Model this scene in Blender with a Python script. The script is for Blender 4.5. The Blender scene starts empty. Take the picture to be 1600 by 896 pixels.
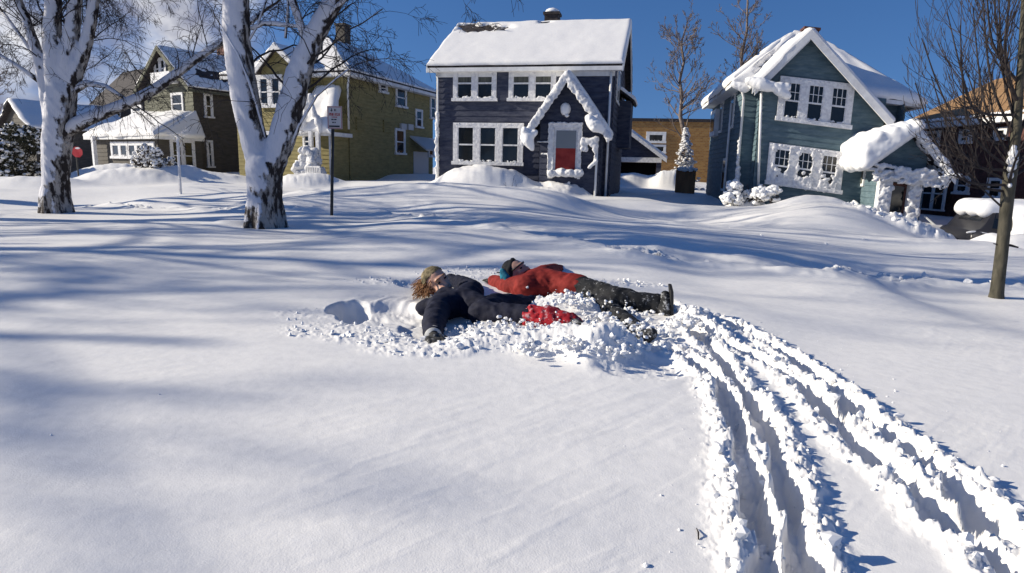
import bpy, math, random
import numpy as np
from mathutils import Vector, Matrix, Euler, noise as mn
rnd = random.Random(7)
R = math.radians
scene = bpy.context.scene
COL = scene.collection

# ------------------------------------------------------------------ camera
F = 980.0
CAMH = 1.15
cd = bpy.data.cameras.new("camera"); cam = bpy.data.objects.new("camera", cd); COL.objects.link(cam)
cd.sensor_width = 36.0; cd.lens = 36.0 * F / 1600.0; cd.clip_end = 6000; cd.clip_start = 0.05
CM = Matrix.Rotation(R(90) - math.atan(183 / F), 3, 'X') @ Matrix.Rotation(R(1.4), 3, 'Z')
cam.matrix_world = Matrix.Translation((0, 0, CAMH)) @ CM.to_4x4()
scene.camera = cam
CAM = Vector((0, 0, CAMH))

def ray(px, py):
    return (CM @ Vector(((px - 800) / F, -(py - 448) / F, -1.0))).normalized()
def P(px, py, Y):
    d = ray(px, py); return CAM + d * (Y / d.y)
def G(px, py, z=0.0):
    d = ray(px, py); return CAM + d * ((z - CAMH) / d.z)

# ------------------------------------------------------------------ numpy noise
def _h(ix, iy, seed):
    n = (ix * 374761393 + iy * 668265263 + seed * 974634777) & 0xFFFFFFFF
    n = ((n ^ (n >> 13)) * 1274126177) & 0xFFFFFFFF
    n = n ^ (n >> 16)
    return (n & 0xFFFFFF) / float(0xFFFFFF)
def vnoise(x, y, seed=0):
    xf = np.floor(x); yf = np.floor(y); ix = xf.astype(np.int64); iy = yf.astype(np.int64)
    fx = x - xf; fy = y - yf; fx = fx * fx * fx * (fx * (fx * 6 - 15) + 10); fy = fy * fy * fy * (fy * (fy * 6 - 15) + 10)
    a = _h(ix, iy, seed); b = _h(ix + 1, iy, seed); c = _h(ix, iy + 1, seed); d = _h(ix + 1, iy + 1, seed)
    return (a + (b - a) * fx) * (1 - fy) + (c + (d - c) * fx) * fy
def fbm(x, y, o=4, seed=0):
    s = 0; a = 0.5; t = 0
    for i in range(o):
        s = s + a * vnoise(x, y, seed + i * 17); t += a; a *= 0.5; x = x * 2.03 + 5.1; y = y * 2.03 + 3.7
    return s / t
def cell(x, y, seed=0):
    """distance to the nearest jittered point, plus a random value of that cell"""
    ix = np.floor(x).astype(np.int64); iy = np.floor(y).astype(np.int64)
    best = np.full(x.shape, 9.0); val = np.zeros(x.shape)
    for dx in (-1, 0, 1):
        for dy in (-1, 0, 1):
            cx = ix + dx; cy = iy + dy
            px = cx + _h(cx, cy, seed); py = cy + _h(cx, cy, seed + 5)
            d = np.hypot(px - x, py - y); m = d < best
            best = np.where(m, d, best); val = np.where(m, _h(cx, cy, seed + 9), val)
    return best, val
def sstep(a, b, x):
    t = np.clip((x - a) / (b - a), 0, 1); return t * t * (3 - 2 * t)

# ------------------------------------------------------------------ terrain
ctrl = [(0, 0, 0), (-2, 2, 0), (2, 2, -.03), (-.7, 6, 0), (.9, 5.5, 0), (-3, 5, 0), (3, 4, -.05), (-12, 3, -.1), (12, 2, -.6), (0, -8, 0), (-8, -6, 0), (8, -6, -.2)]
for px, py, Y in [(1555, 466, 8.2), (415, 357, 10.6), (90, 333, 13.5), (517, 340, 12.6), (700, 352, 10.5), (900, 384, 9.0), (1200, 425, 8.0),
                  (560, 300, 20), (640, 300, 20), (800, 309, 20), (1000, 340, 17.5), (1280, 318, 20.5), (1190, 330, 21), (1120, 345, 18), (1500, 388, 15), (1600, 400, 13),
                  (682, 285, 27), (940, 304, 26), (1040, 306, 29), (1147, 328, 25), (1330, 338, 24), (1400, 350, 21), (1450, 345, 24), (1530, 392, 18),
                  (548, 284, 32), (670, 274, 37), (600, 283, 30), (248, 278, 37), (360, 268, 40), (150, 280, 34), (20, 290, 40), (20, 332, 18), (200, 292, 26), (330, 292, 26), (280, 318, 18),
                  (1010, 294, 38), (1700, 400, 16), (1600, 372, 20), (460, 296, 25), (100, 275, 60), (1500, 330, 34), (800, 275, 60), (-200, 300, 30), (1800, 400, 25)]:
    p = P(px, py, Y); ctrl.append((p.x, p.y, p.z))
ctrl += [(-60, 80, .8), (0, 90, .8), (60, 80, -.5), (-300, 300, 1), (300, 300, 0), (0, -100, 0)]
ctrl = np.array(ctrl)
def _lp(x, y):
    r = np.hypot(x, y) + 2.0
    return np.arctan2(x, np.abs(y) + 1.0) * 2.4 + np.where(y < 0, 6.0, 0), np.log(r) * 2.0
_ca, _cl = _lp(ctrl[:, 0], ctrl[:, 1])
def base_z(x, y):
    a, l = _lp(x, y); num = 0; den = 0
    for i in range(len(ctrl)):
        w = 1.0 / ((a - _ca[i]) ** 2 + (l - _cl[i]) ** 2 + 0.012) ** 2.0
        num = num + w * ctrl[i, 2]; den = den + w
    return num / den
def base_hit(px, py):
    d = ray(px, py); t = 1.0; prev = t
    while t < 400:
        q = CAM + d * t
        if q.z < float(base_z(np.array([q.x]), np.array([q.y]))[0]): break
        prev = t; t *= 1.01
    return CAM + d * ((t + prev) / 2)
def poly_d(x, y, pts):
    best = np.full(x.shape, 1e9); sarc = np.zeros(x.shape); side = np.zeros(x.shape); acc = 0
    for (ax, ay), (bx, by) in zip(pts[:-1], pts[1:]):
        ex, ey = bx - ax, by - ay; L2 = ex * ex + ey * ey + 1e-9; L = math.sqrt(L2)
        t = np.clip(((x - ax) * ex + (y - ay) * ey) / L2, 0, 1)
        d = np.hypot(x - ax - t * ex, y - ay - t * ey); m = d < best
        best = np.where(m, d, best); sarc = np.where(m, acc + t * L, sarc)
        side = np.where(m, (x - ax) * ey - (y - ay) * ex, side); acc += L
    return best, sarc, side
def W2(l): return [(lambda q: (q.x, q.y))(base_hit(a, b)) for a, b in l]
FUR = [(W2([(1050, 545), (1085, 567), (1118, 592), (1142, 630), (1158, 680), (1166, 740), (1180, 800), (1197, 850), (1212, 930)]), .044, .14),
       (W2([(1085, 520), (1120, 555), (1155, 603), (1188, 645), (1212, 710), (1228, 760), (1244, 830), (1275, 930)]), .042, .13),
       (W2([(1060, 505), (1150, 545), (1214, 575), (1250, 602), (1290, 640), (1330, 688), (1370, 722), (1415, 748), (1455, 795), (1500, 835), (1560, 880), (1640, 960)]), .050, .14),
       (W2([(1062, 485), (1145, 505), (1200, 535), (1262, 578), (1312, 617), (1350, 655), (1400, 690), (1443, 722), (1485, 753), (1525, 795), (1562, 830), (1660, 905)]), .052, .14)]
PATH = W2([(455, 326), (520, 323), (600, 325), (700, 342), (860, 367), (1000, 389), (1130, 407), (1250, 416), (1400, 430), (1500, 438), (1620, 448)])
PATH2 = W2([(150, 322), (240, 325), (330, 328), (390, 330)])
# lumps and hollows in the people's area: pixel, radius across, radius in depth (m), height, rubble
LMP = [(545, 480, .16, .25, -.20, 0), (600, 487, .34, .42, -.085, .12), (690, 505, .28, .5, -.05, .15), (720, 515, .09, .25, -.05, 0), (745, 480, .5, .4, -.02, .2),
       (680, 440, .40, .35, -.05, .3), (840, 440, .5, .4, -.06, .2), (960, 470, .55, .3, -.08, .3), (1000, 572, .30, .22, -.035, .25),
       (760, 535, .25, .22, .07, 1), (830, 538, .22, .22, .08, 1), (885, 540, .17, .20, .10, 1), (930, 552, .18, .22, .15, 1), (965, 548, .16, .20, .12, 1),
       (720, 545, .2, .12, .02, .8), (660, 548, .3, .12, .015, .8), (600, 530, .35, .14, .015, .9), (530, 515, .35, .2, .01, .6), (490, 490, .25, .2, .0, .4),
       (600, 440, .35, .15, .03, .7), (720, 425, .4, .35, .0, .5), (870, 478, .2, .14, .09, 1), (915, 482, .14, .10, .08, 1), (1085, 500, .13, .25, .10, 1), (1110, 520, .12, .2, .06, 1),
       (950, 440, .55, .15, .03, .7), (1050, 520, .12, .2, .04, .9), (1120, 545, .15, .2, .03, .9), (880, 432, .3, .15, .0, .5)]
LMP = [(lambda q, a, b, c, d: (q.x, q.y, a, b, c, d))(base_hit(l[0], l[1]), *l[2:]) for l in LMP]
# snow heaps further off: pixel, Y, rx, ry, h, rubble
HEAP = []
for px, Y, rx, ry, h, rb in [(765, 25.0, 1.9, 1.0, .88, 0), (700, 26.4, .5, .5, .35, 0), (885, 25.0, .9, .7, .50, .5), (865, 24.0, .8, .5, .25, .3),
                             (1405, 19.6, 1.2, .6, .16, 1), (1445, 19.0, 1.0, .6, .26, 1), (1370, 20.2, .8, .5, .08, 1), (1290, 21.5, 1.6, 1.0, .25, 0),
                             (1170, 24.0, .8, .5, .30, .9), (985, 37.3, 1.1, .8, .75, .2), (1042, 36.8, 1.0, .8, 1.0, .5), (480, 27.5, 1.3, .9, .45, .3), (215, 29, 2.6, 1.8, .75, 0), (190, 33.0, 2.4, 1.0, .75, .2),
                             (360, 11.1, .35, .3, .09, 0), (1590, 17.2, 1.0, .8, .5, 0), (50, 26, 2.5, 1, .4, 0), (720, 19.5, 4.5, 1.6, .30, 0), (1265, 20, 2.3, 1.5, .14, 0), (1060, 18.5, 2.4, 2.2, -.22, 0), (1450, 15.5, 2.5, 1.2, .18, 0), (340, 30, 2, 1.2, .5, 0)]:
    q = P(px, 300, Y); HEAP.append((q.x, Y, rx, ry, h, rb))

def terrain(x, y):
    x = np.asarray(x, float); y = np.asarray(y, float)
    z = base_z(x, y); rub = np.zeros(x.shape); r = np.hypot(x, y)
    # wind-shaped drifts
    z = z + 0.10 * (fbm(x * .22 + 3, y * .45, 3, 3) - .5) * sstep(1.5, 8, r) + 0.02 * (fbm(x * 1.1, y * 1.7, 3, 8) - .5)
    z = z + .30 * (fbm(x * .16, y * .5, 3, 61) - .5) * sstep(12, 18, y)
    for hx, hy, rx, ry, h, rb in HEAP:
        q = ((x - hx) / rx) ** 2 + ((y - hy) / ry) ** 2
        m = np.exp(-(q * .9) ** 1.7); z = z + h * m * (1 + .3 * (fbm(x * 1.6, y * 1.6, 3, 5) - .5))
        rub = np.maximum(rub, rb * sstep(1.7, .6, q))
    near = (r < 45) & (y > 0)
    if near.any():
        X = x[near]; Y = y[near]; dz = np.zeros(X.shape); rb = rub[near].copy()
        for pth, wd, dp in ((PATH, .52, .16), (PATH2, .35, .12)):
            wob = (fbm(X * 1.3, Y * 1.3, 4, 31) - .5)
            d, s, side = poly_d(X, Y, pth)
            dd = d + wob * .45
            nearside = side > 0
            dz -= dp * np.where(nearside, sstep(wd * 1.0, wd * .8, dd), sstep(wd * 3.6, wd * .6, dd)) * (.8 + .4 * fbm(X * 3, Y * 3, 3, 77))
            dz += .05 * np.exp(-((dd - wd * 1.25) / .2) ** 2) * (fbm(X * 2.5, Y * 2.5, 3, 12) * 1.5) * nearside
            rb = np.maximum(rb, .8 * sstep(wd * 1.15, wd * .9, dd) * sstep(.42, .6, fbm(X * 1.1, Y * 1.1, 2, 99)))
        z[near] += dz; rub[near] = rb
    nn = (r < 9) & (y > 0.5)
    if nn.any():
        X = x[nn]; Y = y[nn]; dz = np.zeros(X.shape); rb = rub[nn].copy()
        wx = X + .05 * (fbm(X * 7, Y * 7, 3, 41) - .5); wy = Y + .05 * (fbm(X * 7 + 9, Y * 7, 3, 43) - .5)
        cut = np.zeros(X.shape); berm = np.zeros(X.shape); dm = np.full(X.shape, 9.0)
        for pts, w, dp in FUR:
            d, s, side = poly_d(wx, wy, pts)
            dm = np.minimum(dm, d)
            step = (.5 + .5 * np.sin(s * 9.5 + (pts[0][0]) * 9 + 1.5 * np.sin(s * 2.3))) ** .7            # single footfalls
            w2 = w * (.55 + .75 * step)
            d = np.maximum(d + (fbm(X * 9, Y * 9, 3, 45) - .5) * .035, 0)
            cut = np.maximum(cut, dp * (.35 + .70 * step) * sstep(w2 * 1.35, w2 * .75, d))
            berm = np.maximum(berm, np.exp(-((d - w * 1.9) / .04) ** 2) * (.3 + .9 * fbm(X * 6, Y * 6, 3, 71)))
            rb = np.maximum(rb, .95 * sstep(.205 + .05 * (fbm(X * 3, Y * 3, 2, 66) - .5), .07, d) * sstep(w2 * .7, w2 * 1.1, d))
        dz += .026 * berm * (1 - sstep(0, .06, cut)) - cut
        for lx, ly, rx, ry, h, b in LMP:
            q = ((wx - lx) / rx) ** 2 + ((wy - ly) / ry) ** 2
            if h < 0: dz += h * sstep(1.25, .55, q)
            else: dz += h * np.exp(-q * 1.2)
            if h < -.15: rb = rb * (1 - sstep(1.3, 1.0, q))
            rb = np.maximum(rb, b * sstep(2.1, .9, q))
        # arm-sweep grooves of the snow angel
        gx, gy = SH; rr = np.hypot(X - gx, Y - gy); an = np.arctan2(Y - gy, X - gx)
        gm = sstep(.95, .75, rr) * sstep(.12, .25, rr) * (X < gx + .05) * (Y < gy + .35)
        dz += .012 * gm * (fbm(rr * 22, an * 2.2, 3, 88) - .5) * 2
        rb = rb * sstep(.12, .5, fbm(X * 5, Y * 5, 3, 55) + rb * .5)
        # clods
        wx2 = X + .03 * (fbm(X * 25, Y * 25, 2, 91) - .5); wy2 = Y + .03 * (fbm(X * 25, Y * 25 + 7, 2, 92) - .5); c1, v1 = cell(wx2 * 17, wy2 * 17, 3); c2, v2 = cell(wx2 * 42, wy2 * 42, 7)
        dz += rb * (.45 + .55 * sstep(.35, .15, dm)) * (.036 * np.clip(1.05 - c1 * 1.3, 0, .8) * v1 ** 1.3 + .024 * np.clip(1.05 - c2 * 1.3, 0, .8) * v2 + .024 * (fbm(X * 38, Y * 38, 3, 4) - .5))
        # faint wind etching over the open snow
        u = X * .75 + Y * .66; v = -X * .66 + Y * .75
        et = fbm(u * 2.5, v * 16, 4, 21); dz += .0014 * sstep(.45, .68, et) * sstep(.4, .6, fbm(X * .8, Y * .8, 2, 23)) * (1 - np.clip(rb * 2, 0, 1))
        z[nn] += dz; rub[nn] = rb
    far = (r >= 9) & (r < 45) & (rub > .05)
    if far.any():
        X = x[far]; Y = y[far]; c1, v1 = cell(X * 4.2, Y * 4.2, 3); c2, v2 = cell(X * 10, Y * 10, 7)
        z[far] += rub[far] * (.13 * np.sqrt(np.clip(1 - c1 * 1.2, 0, 1)) * v1 + .07 * np.sqrt(np.clip(1 - c2, 0, 1)) * v2)
    return z, rub
SHp = base_hit(690, 478); SH = (SHp.x, SHp.y)
def tz(x, y): return float(terrain(np.array([x]), np.array([y]))[0][0])

# ------------------------------------------------------------------ materials
def newmat(name, col=(.8, .8, .8), rough=.7, spec=.3):
    m = bpy.data.materials.new(name); m.use_nodes = True; b = m.node_tree.nodes['Principled BSDF']
    b.inputs['Base Color'].default_value = (*col, 1); b.inputs['Roughness'].default_value = rough
    b.inputs['Specular IOR Level'].default_value = spec
    return m
def nd(m, t, **kw):
    n = m.node_tree.nodes.new(t)
    for k, v in kw.items():
        if hasattr(n, k): setattr(n, k, v)
        else: n.inputs[k].default_value = v
    return n
def lk(m, a, b): m.node_tree.links.new(a, b)
def bsdf(m): return m.node_tree.nodes['Principled BSDF']
def noise_col(m, c1, c2, scale, lo=.35, hi=.65, detail=5, stretch=None, coord='Object', bump=0, bdist=.01, rough=.6):
    tc = nd(m, 'ShaderNodeTexCoord'); src = tc.outputs[coord]
    if stretch:
        mp = nd(m, 'ShaderNodeMapping'); mp.inputs['Scale'].default_value = stretch; lk(m, src, mp.inputs[0]); src = mp.outputs[0]
    n = nd(m, 'ShaderNodeTexNoise'); n.inputs['Scale'].default_value = scale; n.inputs['Detail'].default_value = detail; n.inputs['Roughness'].default_value = rough
    lk(m, src, n.inputs['Vector'])
    cr = nd(m, 'ShaderNodeValToRGB'); cr.color_ramp.elements[0].position = lo; cr.color_ramp.elements[1].position = hi
    cr.color_ramp.elements[0].color = (*c1, 1); cr.color_ramp.elements[1].color = (*c2, 1)
    lk(m, n.outputs['Fac'], cr.inputs[0]); lk(m, cr.outputs[0], bsdf(m).inputs['Base Color'])
    if bump:
        b = nd(m, 'ShaderNodeBump'); b.inputs['Strength'].default_value = bump; b.inputs['Distance'].default_value = bdist
        lk(m, n.outputs['Fac'], b.inputs['Height']); lk(m, b.outputs[0], bsdf(m).inputs['Normal'])
    return n, cr
def mat2(name, c1, c2, scale, rough=.8, spec=.25, **kw):
    m = newmat(name, c1, rough, spec); noise_col(m, c1, c2, scale, **kw); return m

M = {}
# snow
m = newmat('snow', (.80, .80, .80), .55, .25)
tc = nd(m, 'ShaderNodeTexCoord')
n1 = nd(m, 'ShaderNodeTexNoise'); n1.inputs['Scale'].default_value = 160; n1.inputs['Detail'].default_value = 3; lk(m, tc.outputs['Object'], n1.inputs['Vector'])
n2 = nd(m, 'ShaderNodeTexNoise'); n2.inputs['Scale'].default_value = 14; n2.inputs['Detail'].default_value = 6; lk(m, tc.outputs['Object'], n2.inputs['Vector'])
ad = nd(m, 'ShaderNodeMath', operation='MULTIPLY_ADD'); lk(m, n1.outputs['Fac'], ad.inputs[0]); ad.inputs[1].default_value = .35; lk(m, n2.outputs['Fac'], ad.inputs[2])
b = nd(m, 'ShaderNodeBump'); b.inputs['Strength'].default_value = .3; b.inputs['Distance'].default_value = .010
lk(m, ad.outputs[0], b.inputs['Height']); lk(m, b.outputs[0], bsdf(m).inputs['Normal'])
cr = nd(m, 'ShaderNodeValToRGB'); cr.color_ramp.elements[0].color = (.78, .772, .76, 1); cr.color_ramp.elements[1].color = (.84, .828, .81, 1)
cr.color_ramp.elements[0].position = .3; cr.color_ramp.elements[1].position = .6
lk(m, n2.outputs['Fac'], cr.inputs[0]); lk(m, cr.outputs[0], bsdf(m).inputs['Base Color'])
M['snow'] = m
M['snow_clean'] = newmat('fresh_snow', (.82, .82, .82), .6, .2)
M['crust'] = mat2('frozen_snow_crust', (.56, .56, .58), (.78, .78, .78), 9, bump=.8, bdist=.03)
M['white'] = mat2('white_trim', (.62, .62, .62), (.78, .78, .77), 3)
M['glass'] = newmat('window_glass', (.012, .014, .016), .08, .5)
M['blind'] = mat2('window_blind', (.055, .06, .055), (.11, .115, .10), 2, stretch=(8, 8, .3))
def siding(name, c1, c2):
    m = newmat(name, c1, .75, .2); noise_col(m, c1, c2, 2.2, stretch=(1, 1, 4), detail=9, bump=.4, bdist=.012, lo=.36, hi=.66, rough=.68); return m
M['navy'] = siding('navy_siding', (.026, .032, .060), (.082, .088, .116))
M['teal'] = siding('teal_siding', (.070, .115, .140), (.130, .185, .210))
M['yellow'] = siding('yellow_siding', (.20, .172, .075), (.31, .265, .12))
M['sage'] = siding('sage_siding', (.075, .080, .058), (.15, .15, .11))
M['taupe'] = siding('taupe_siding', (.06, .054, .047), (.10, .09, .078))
M['shingle'] = mat2('dark_shingles', (.02, .018, .02), (.06, .05, .05), 6, bump=.6, bdist=.02)
M['brown_roof'] = mat2('brown_shingles', (.20, .115, .055), (.36, .22, .11), 5, stretch=(1, 1, 3), bump=.6, bdist=.02)
M['dark_brick'] = mat2('dark_brick', (.06, .028, .022), (.13, .058, .048), 9, bump=.3)
def brick(name, c1, c2, mortar, sc):
    m = newmat(name, c1, .9, .1); tc = nd(m, 'ShaderNodeTexCoord'); mp = nd(m, 'ShaderNodeMapping'); mp.inputs['Rotation'].default_value = (R(90), 0, 0)
    br = nd(m, 'ShaderNodeTexBrick'); br.inputs['Scale'].default_value = sc
    br.inputs['Color1'].default_value = (*c1, 1); br.inputs['Color2'].default_value = (*c2, 1); br.inputs['Mortar'].default_value = (*mortar, 1)
    lk(m, tc.outputs['Object'], mp.inputs[0]); lk(m, mp.outputs[0], br.inputs['Vector']); lk(m, br.outputs['Color'], bsdf(m).inputs['Base Color']); return m
M['tan_brick'] = brick('tan_brick', (.36, .20, .07), (.24, .12, .045), (.30, .22, .12), 1.6)
M['red_paint'] = mat2('red_paint', (.20, .02, .02), (.30, .04, .035), 3)
M['door_glass'] = newmat('storm_door_glass', (.18, .20, .22), .15, .5)
M['wood'] = mat2('brown_wood', (.20, .10, .05), (.32, .17, .085), 3, stretch=(1, 1, .2))
M['metal'] = newmat('dark_metal', (.03, .03, .03), .5, .4)
M['grey_metal'] = newmat('grey_metal', (.45, .46, .47), .5, .4)
M['sign_white'] = newmat('sign_white', (.62, .60, .60), .45, .4)
M['sign_red'] = newmat('sign_red', (.42, .06, .06), .5, .4)
M['sign_dark'] = newmat('sign_dark', (.03, .03, .04), .5, .4)
M['red_sign'] = mat2('faded_red', (.55, .04, .05), (.75, .12, .12), 4)
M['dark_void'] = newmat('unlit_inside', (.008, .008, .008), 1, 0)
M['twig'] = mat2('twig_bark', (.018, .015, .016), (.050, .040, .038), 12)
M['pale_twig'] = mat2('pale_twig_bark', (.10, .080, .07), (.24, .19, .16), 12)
M['young_bark'] = mat2('young_bark', (.040, .038, .028), (.10, .09, .066), 14, stretch=(1, 1, .3), bump=.6, bdist=.01)
def bark(name, dark, pale, base_z0, base_z1, snow=.5):
    """pale bark, dark peeling plates, wind-plastered snow on the windward and the upper sides"""
    m = newmat(name, pale, .85, .15); tc = nd(m, 'ShaderNodeTexCoord'); ob = tc.outputs['Object']
    mp = nd(m, 'ShaderNodeMapping'); mp.inputs['Scale'].default_value = (1, 1, .28); lk(m, ob, mp.inputs[0])
    n = nd(m, 'ShaderNodeTexNoise'); n.inputs['Scale'].default_value = 9; n.inputs['Detail'].default_value = 6; n.inputs['Roughness'].default_value = .65; lk(m, mp.outputs[0], n.inputs['Vector'])
    n3 = nd(m, 'ShaderNodeTexNoise'); n3.inputs['Scale'].default_value = 4.5; n3.inputs['Detail'].default_value = 9; n3.inputs['Roughness'].default_value = .62; lk(m, ob, n3.inputs['Vector'])
    cr = nd(m, 'ShaderNodeValToRGB'); cr.color_ramp.elements[0].position = .47; cr.color_ramp.elements[1].position = .56
    cr.color_ramp.elements[0].color = (*dark, 1); cr.color_ramp.elements[1].color = (*pale, 1); lk(m, n.outputs['Fac'], cr.inputs[0])
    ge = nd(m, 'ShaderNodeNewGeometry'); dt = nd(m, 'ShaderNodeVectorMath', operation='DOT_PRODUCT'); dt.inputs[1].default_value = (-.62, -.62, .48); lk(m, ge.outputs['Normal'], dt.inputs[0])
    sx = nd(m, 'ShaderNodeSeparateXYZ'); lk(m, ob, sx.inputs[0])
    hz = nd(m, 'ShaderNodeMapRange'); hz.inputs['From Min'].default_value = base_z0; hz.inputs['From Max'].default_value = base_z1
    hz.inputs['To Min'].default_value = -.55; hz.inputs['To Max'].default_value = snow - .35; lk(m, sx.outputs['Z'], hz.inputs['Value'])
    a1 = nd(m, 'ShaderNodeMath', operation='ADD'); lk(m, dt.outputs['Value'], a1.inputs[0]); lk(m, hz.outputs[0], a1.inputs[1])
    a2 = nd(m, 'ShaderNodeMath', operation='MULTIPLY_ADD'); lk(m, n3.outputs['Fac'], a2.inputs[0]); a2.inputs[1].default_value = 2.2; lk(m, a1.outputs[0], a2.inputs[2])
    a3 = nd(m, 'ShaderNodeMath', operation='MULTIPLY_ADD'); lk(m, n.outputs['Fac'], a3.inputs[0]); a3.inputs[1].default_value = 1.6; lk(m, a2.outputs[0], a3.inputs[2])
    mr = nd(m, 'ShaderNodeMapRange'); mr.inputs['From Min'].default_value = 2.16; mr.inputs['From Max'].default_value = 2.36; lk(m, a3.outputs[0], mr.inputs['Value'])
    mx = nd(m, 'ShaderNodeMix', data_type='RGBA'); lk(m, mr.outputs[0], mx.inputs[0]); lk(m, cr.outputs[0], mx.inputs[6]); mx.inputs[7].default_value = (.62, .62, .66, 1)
    lk(m, mx.outputs[2], bsdf(m).inputs['Base Color'])
    bp = nd(m, 'ShaderNodeBump'); bp.inputs['Strength'].default_value = .8; bp.inputs['Distance'].default_value = .03
    hh = nd(m, 'ShaderNodeMath', operation='ADD'); lk(m, n.outputs['Fac'], hh.inputs[0]); lk(m, mr.outputs[0], hh.inputs[1]); lk(m, hh.outputs[0], bp.inputs['Height']); lk(m, bp.outputs[0], bsdf(m).inputs['Normal'])
    return m
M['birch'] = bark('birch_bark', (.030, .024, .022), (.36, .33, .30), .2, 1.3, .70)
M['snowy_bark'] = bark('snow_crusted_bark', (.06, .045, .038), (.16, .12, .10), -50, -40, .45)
def cloth(name, c1, c2, snow=.0):
    m = newmat(name, c1, .8, .2); n, cr = noise_col(m, c1, c2, 14, bump=.25, bdist=.01)
    if snow > 0:
        tc = nd(m, 'ShaderNodeTexCoord'); n4 = nd(m, 'ShaderNodeTexNoise'); n4.inputs['Scale'].default_value = 24; n4.inputs['Detail'].default_value = 9; n4.inputs['Roughness'].default_value = .68; lk(m, tc.outputs['Object'], n4.inputs['Vector'])
        c4 = nd(m, 'ShaderNodeValToRGB'); c4.color_ramp.elements[0].position = .60 - snow * .25; c4.color_ramp.elements[1].position = .86 - snow * .22
        lk(m, n4.outputs['Fac'], c4.inputs[0]); mx = nd(m, 'ShaderNodeMix', data_type='RGBA'); lk(m, c4.outputs[0], mx.inputs[0]); lk(m, cr.outputs[0], mx.inputs[6]); mx.inputs[7].default_value = (.8, .82, .85, 1)
        lk(m, mx.outputs[2], bsdf(m).inputs['Base Color'])
    return m
M['navy_cloth'] = cloth('navy_cloth', (.007, .008, .019), (.016, .018, .036), 0)
M['black_cloth'] = cloth('black_cloth', (.008, .009, .012), (.024, .025, .028), 0)
M['black_snowy'] = cloth('black_snow_dusted', (.010, .012, .014), (.028, .028, .03), .38)
M['red_cloth'] = cloth('red_cloth', (.17, .016, .014), (.27, .030, .024), 0)
M['black_dusted'] = cloth('black_lightly_dusted', (.010, .011, .013), (.024, .025, .028), .12)
M['crimson'] = cloth('crimson_cloth', (.26, .01, .02), (.42, .02, .03), .22)
M['teal_cloth'] = cloth('teal_knit', (.01, .10, .16), (.03, .26, .36))
M['camo'] = cloth('olive_patterned_knit', (.035, .032, .018), (.30, .24, .14)); M['camo'].node_tree.nodes['Noise Texture'].inputs['Scale'].default_value = 26
M['glove_grey'] = cloth('striped_glove', (.03, .03, .03), (.06, .06, .06), .2)
M['skin'] = newmat('skin', (.52, .30, .22), .5, .4)
bsdf(M['skin']).inputs['Subsurface Weight'].default_value = .1
M['lips'] = newmat('lips', (.42, .13, .11), .5, .3)
M['eye'] = newmat('eye', (.03, .02, .02), .2, .5)
M['hair'] = mat2('auburn_hair', (.10, .045, .02), (.30, .155, .075), 30)
M['sole'] = newmat('rubber_sole', (.02, .02, .022), .7, .3)
M['needles'] = mat2('evergreen_needles', (.022, .026, .014), (.07, .065, .04), 5)
M['bush'] = mat2('dark_shrub', (.035, .03, .028), (.09, .07, .06), 8)

# ------------------------------------------------------------------ mesh helpers
class MB:
    def __init__(s): s.v = []; s.f = []
    def add(s, vs, fs):
        o = len(s.v); s.v.extend([tuple(v) for v in vs]); s.f.extend([tuple(i + o for i in f) for f in fs])
    def hexa(s, c):          # 8 corners: bottom 4 (ccw), top 4
        s.add(c, [(0, 3, 2, 1), (4, 5, 6, 7), (0, 1, 5, 4), (1, 2, 6, 5), (2, 3, 7, 6), (3, 0, 4, 7)])
    def quad(s, a, b, c, d): s.add([a, b, c, d], [(0, 1, 2, 3)])
    def tube(s, pts, rad, sides=6, cap=True):
        n = len(pts)
        if n < 2: return
        pts = [Vector(p) for p in pts]; o = len(s.v); up = None
        for i, p in enumerate(pts):
            t = (pts[min(i + 1, n - 1)] - pts[max(i - 1, 0)]).normalized()
            if up is None: up = t.orthogonal().normalized()
            up = (up - t * up.dot(t)); up = up.normalized() if up.length > 1e-6 else t.orthogonal().normalized()
            bi = t.cross(up)
            for k in range(sides):
                a = 2 * math.pi * k / sides; q = p + (up * math.cos(a) + bi * math.sin(a)) * rad[i]; s.v.append((q.x, q.y, q.z))
        for i in range(n - 1):
            for k in range(sides):
                k2 = (k + 1) % sides; s.f.append((o + i * sides + k, o + i * sides + k2, o + (i + 1) * sides + k2, o + (i + 1) * sides + k))
        if cap:
            s.f.append(tuple(o + k for k in reversed(range(sides)))); s.f.append(tuple(o + (n - 1) * sides + k for k in range(sides)))
    def blob(s, c, r, squash=(1, 1, 1), jit=.15, lvl=1, rg=None):
        rg = rg or rnd; V, Fc = ICO[lvl]; ax = Euler((rg.random() * 6, rg.random() * 6, rg.random() * 6)).to_matrix() if jit > 0 else Matrix.Identity(3)
        vs = []
        for v in V:
            q = ax @ Vector(v); k = r * (1 + rg.uniform(-jit, jit)); vs.append((c[0] + q.x * k * squash[0], c[1] + q.y * k * squash[1], c[2] + q.z * k * squash[2]))
        s.add(vs, Fc)
    def build(s, name, mat, parent=None, smooth=False):
        me = bpy.data.meshes.new(name); off = parent_origin(parent)
        me.from_pydata([(x - off.x, y - off.y, z - off.z) for x, y, z in s.v], [], s.f); me.update()
        if smooth: me.polygons.foreach_set('use_smooth', [True] * len(me.polygons))
        me.materials.append(M[mat] if isinstance(mat, str) else mat)
        return link(name, me, parent)
def parent_origin(p):
    v = Vector((0, 0, 0))
    while p is not None: v += p.location; p = p.parent
    return v
def link(name, me, parent=None):
    o = bpy.data.objects.new(name, me); COL.objects.link(o)
    if parent is not None: o.parent = parent
    return o
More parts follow.
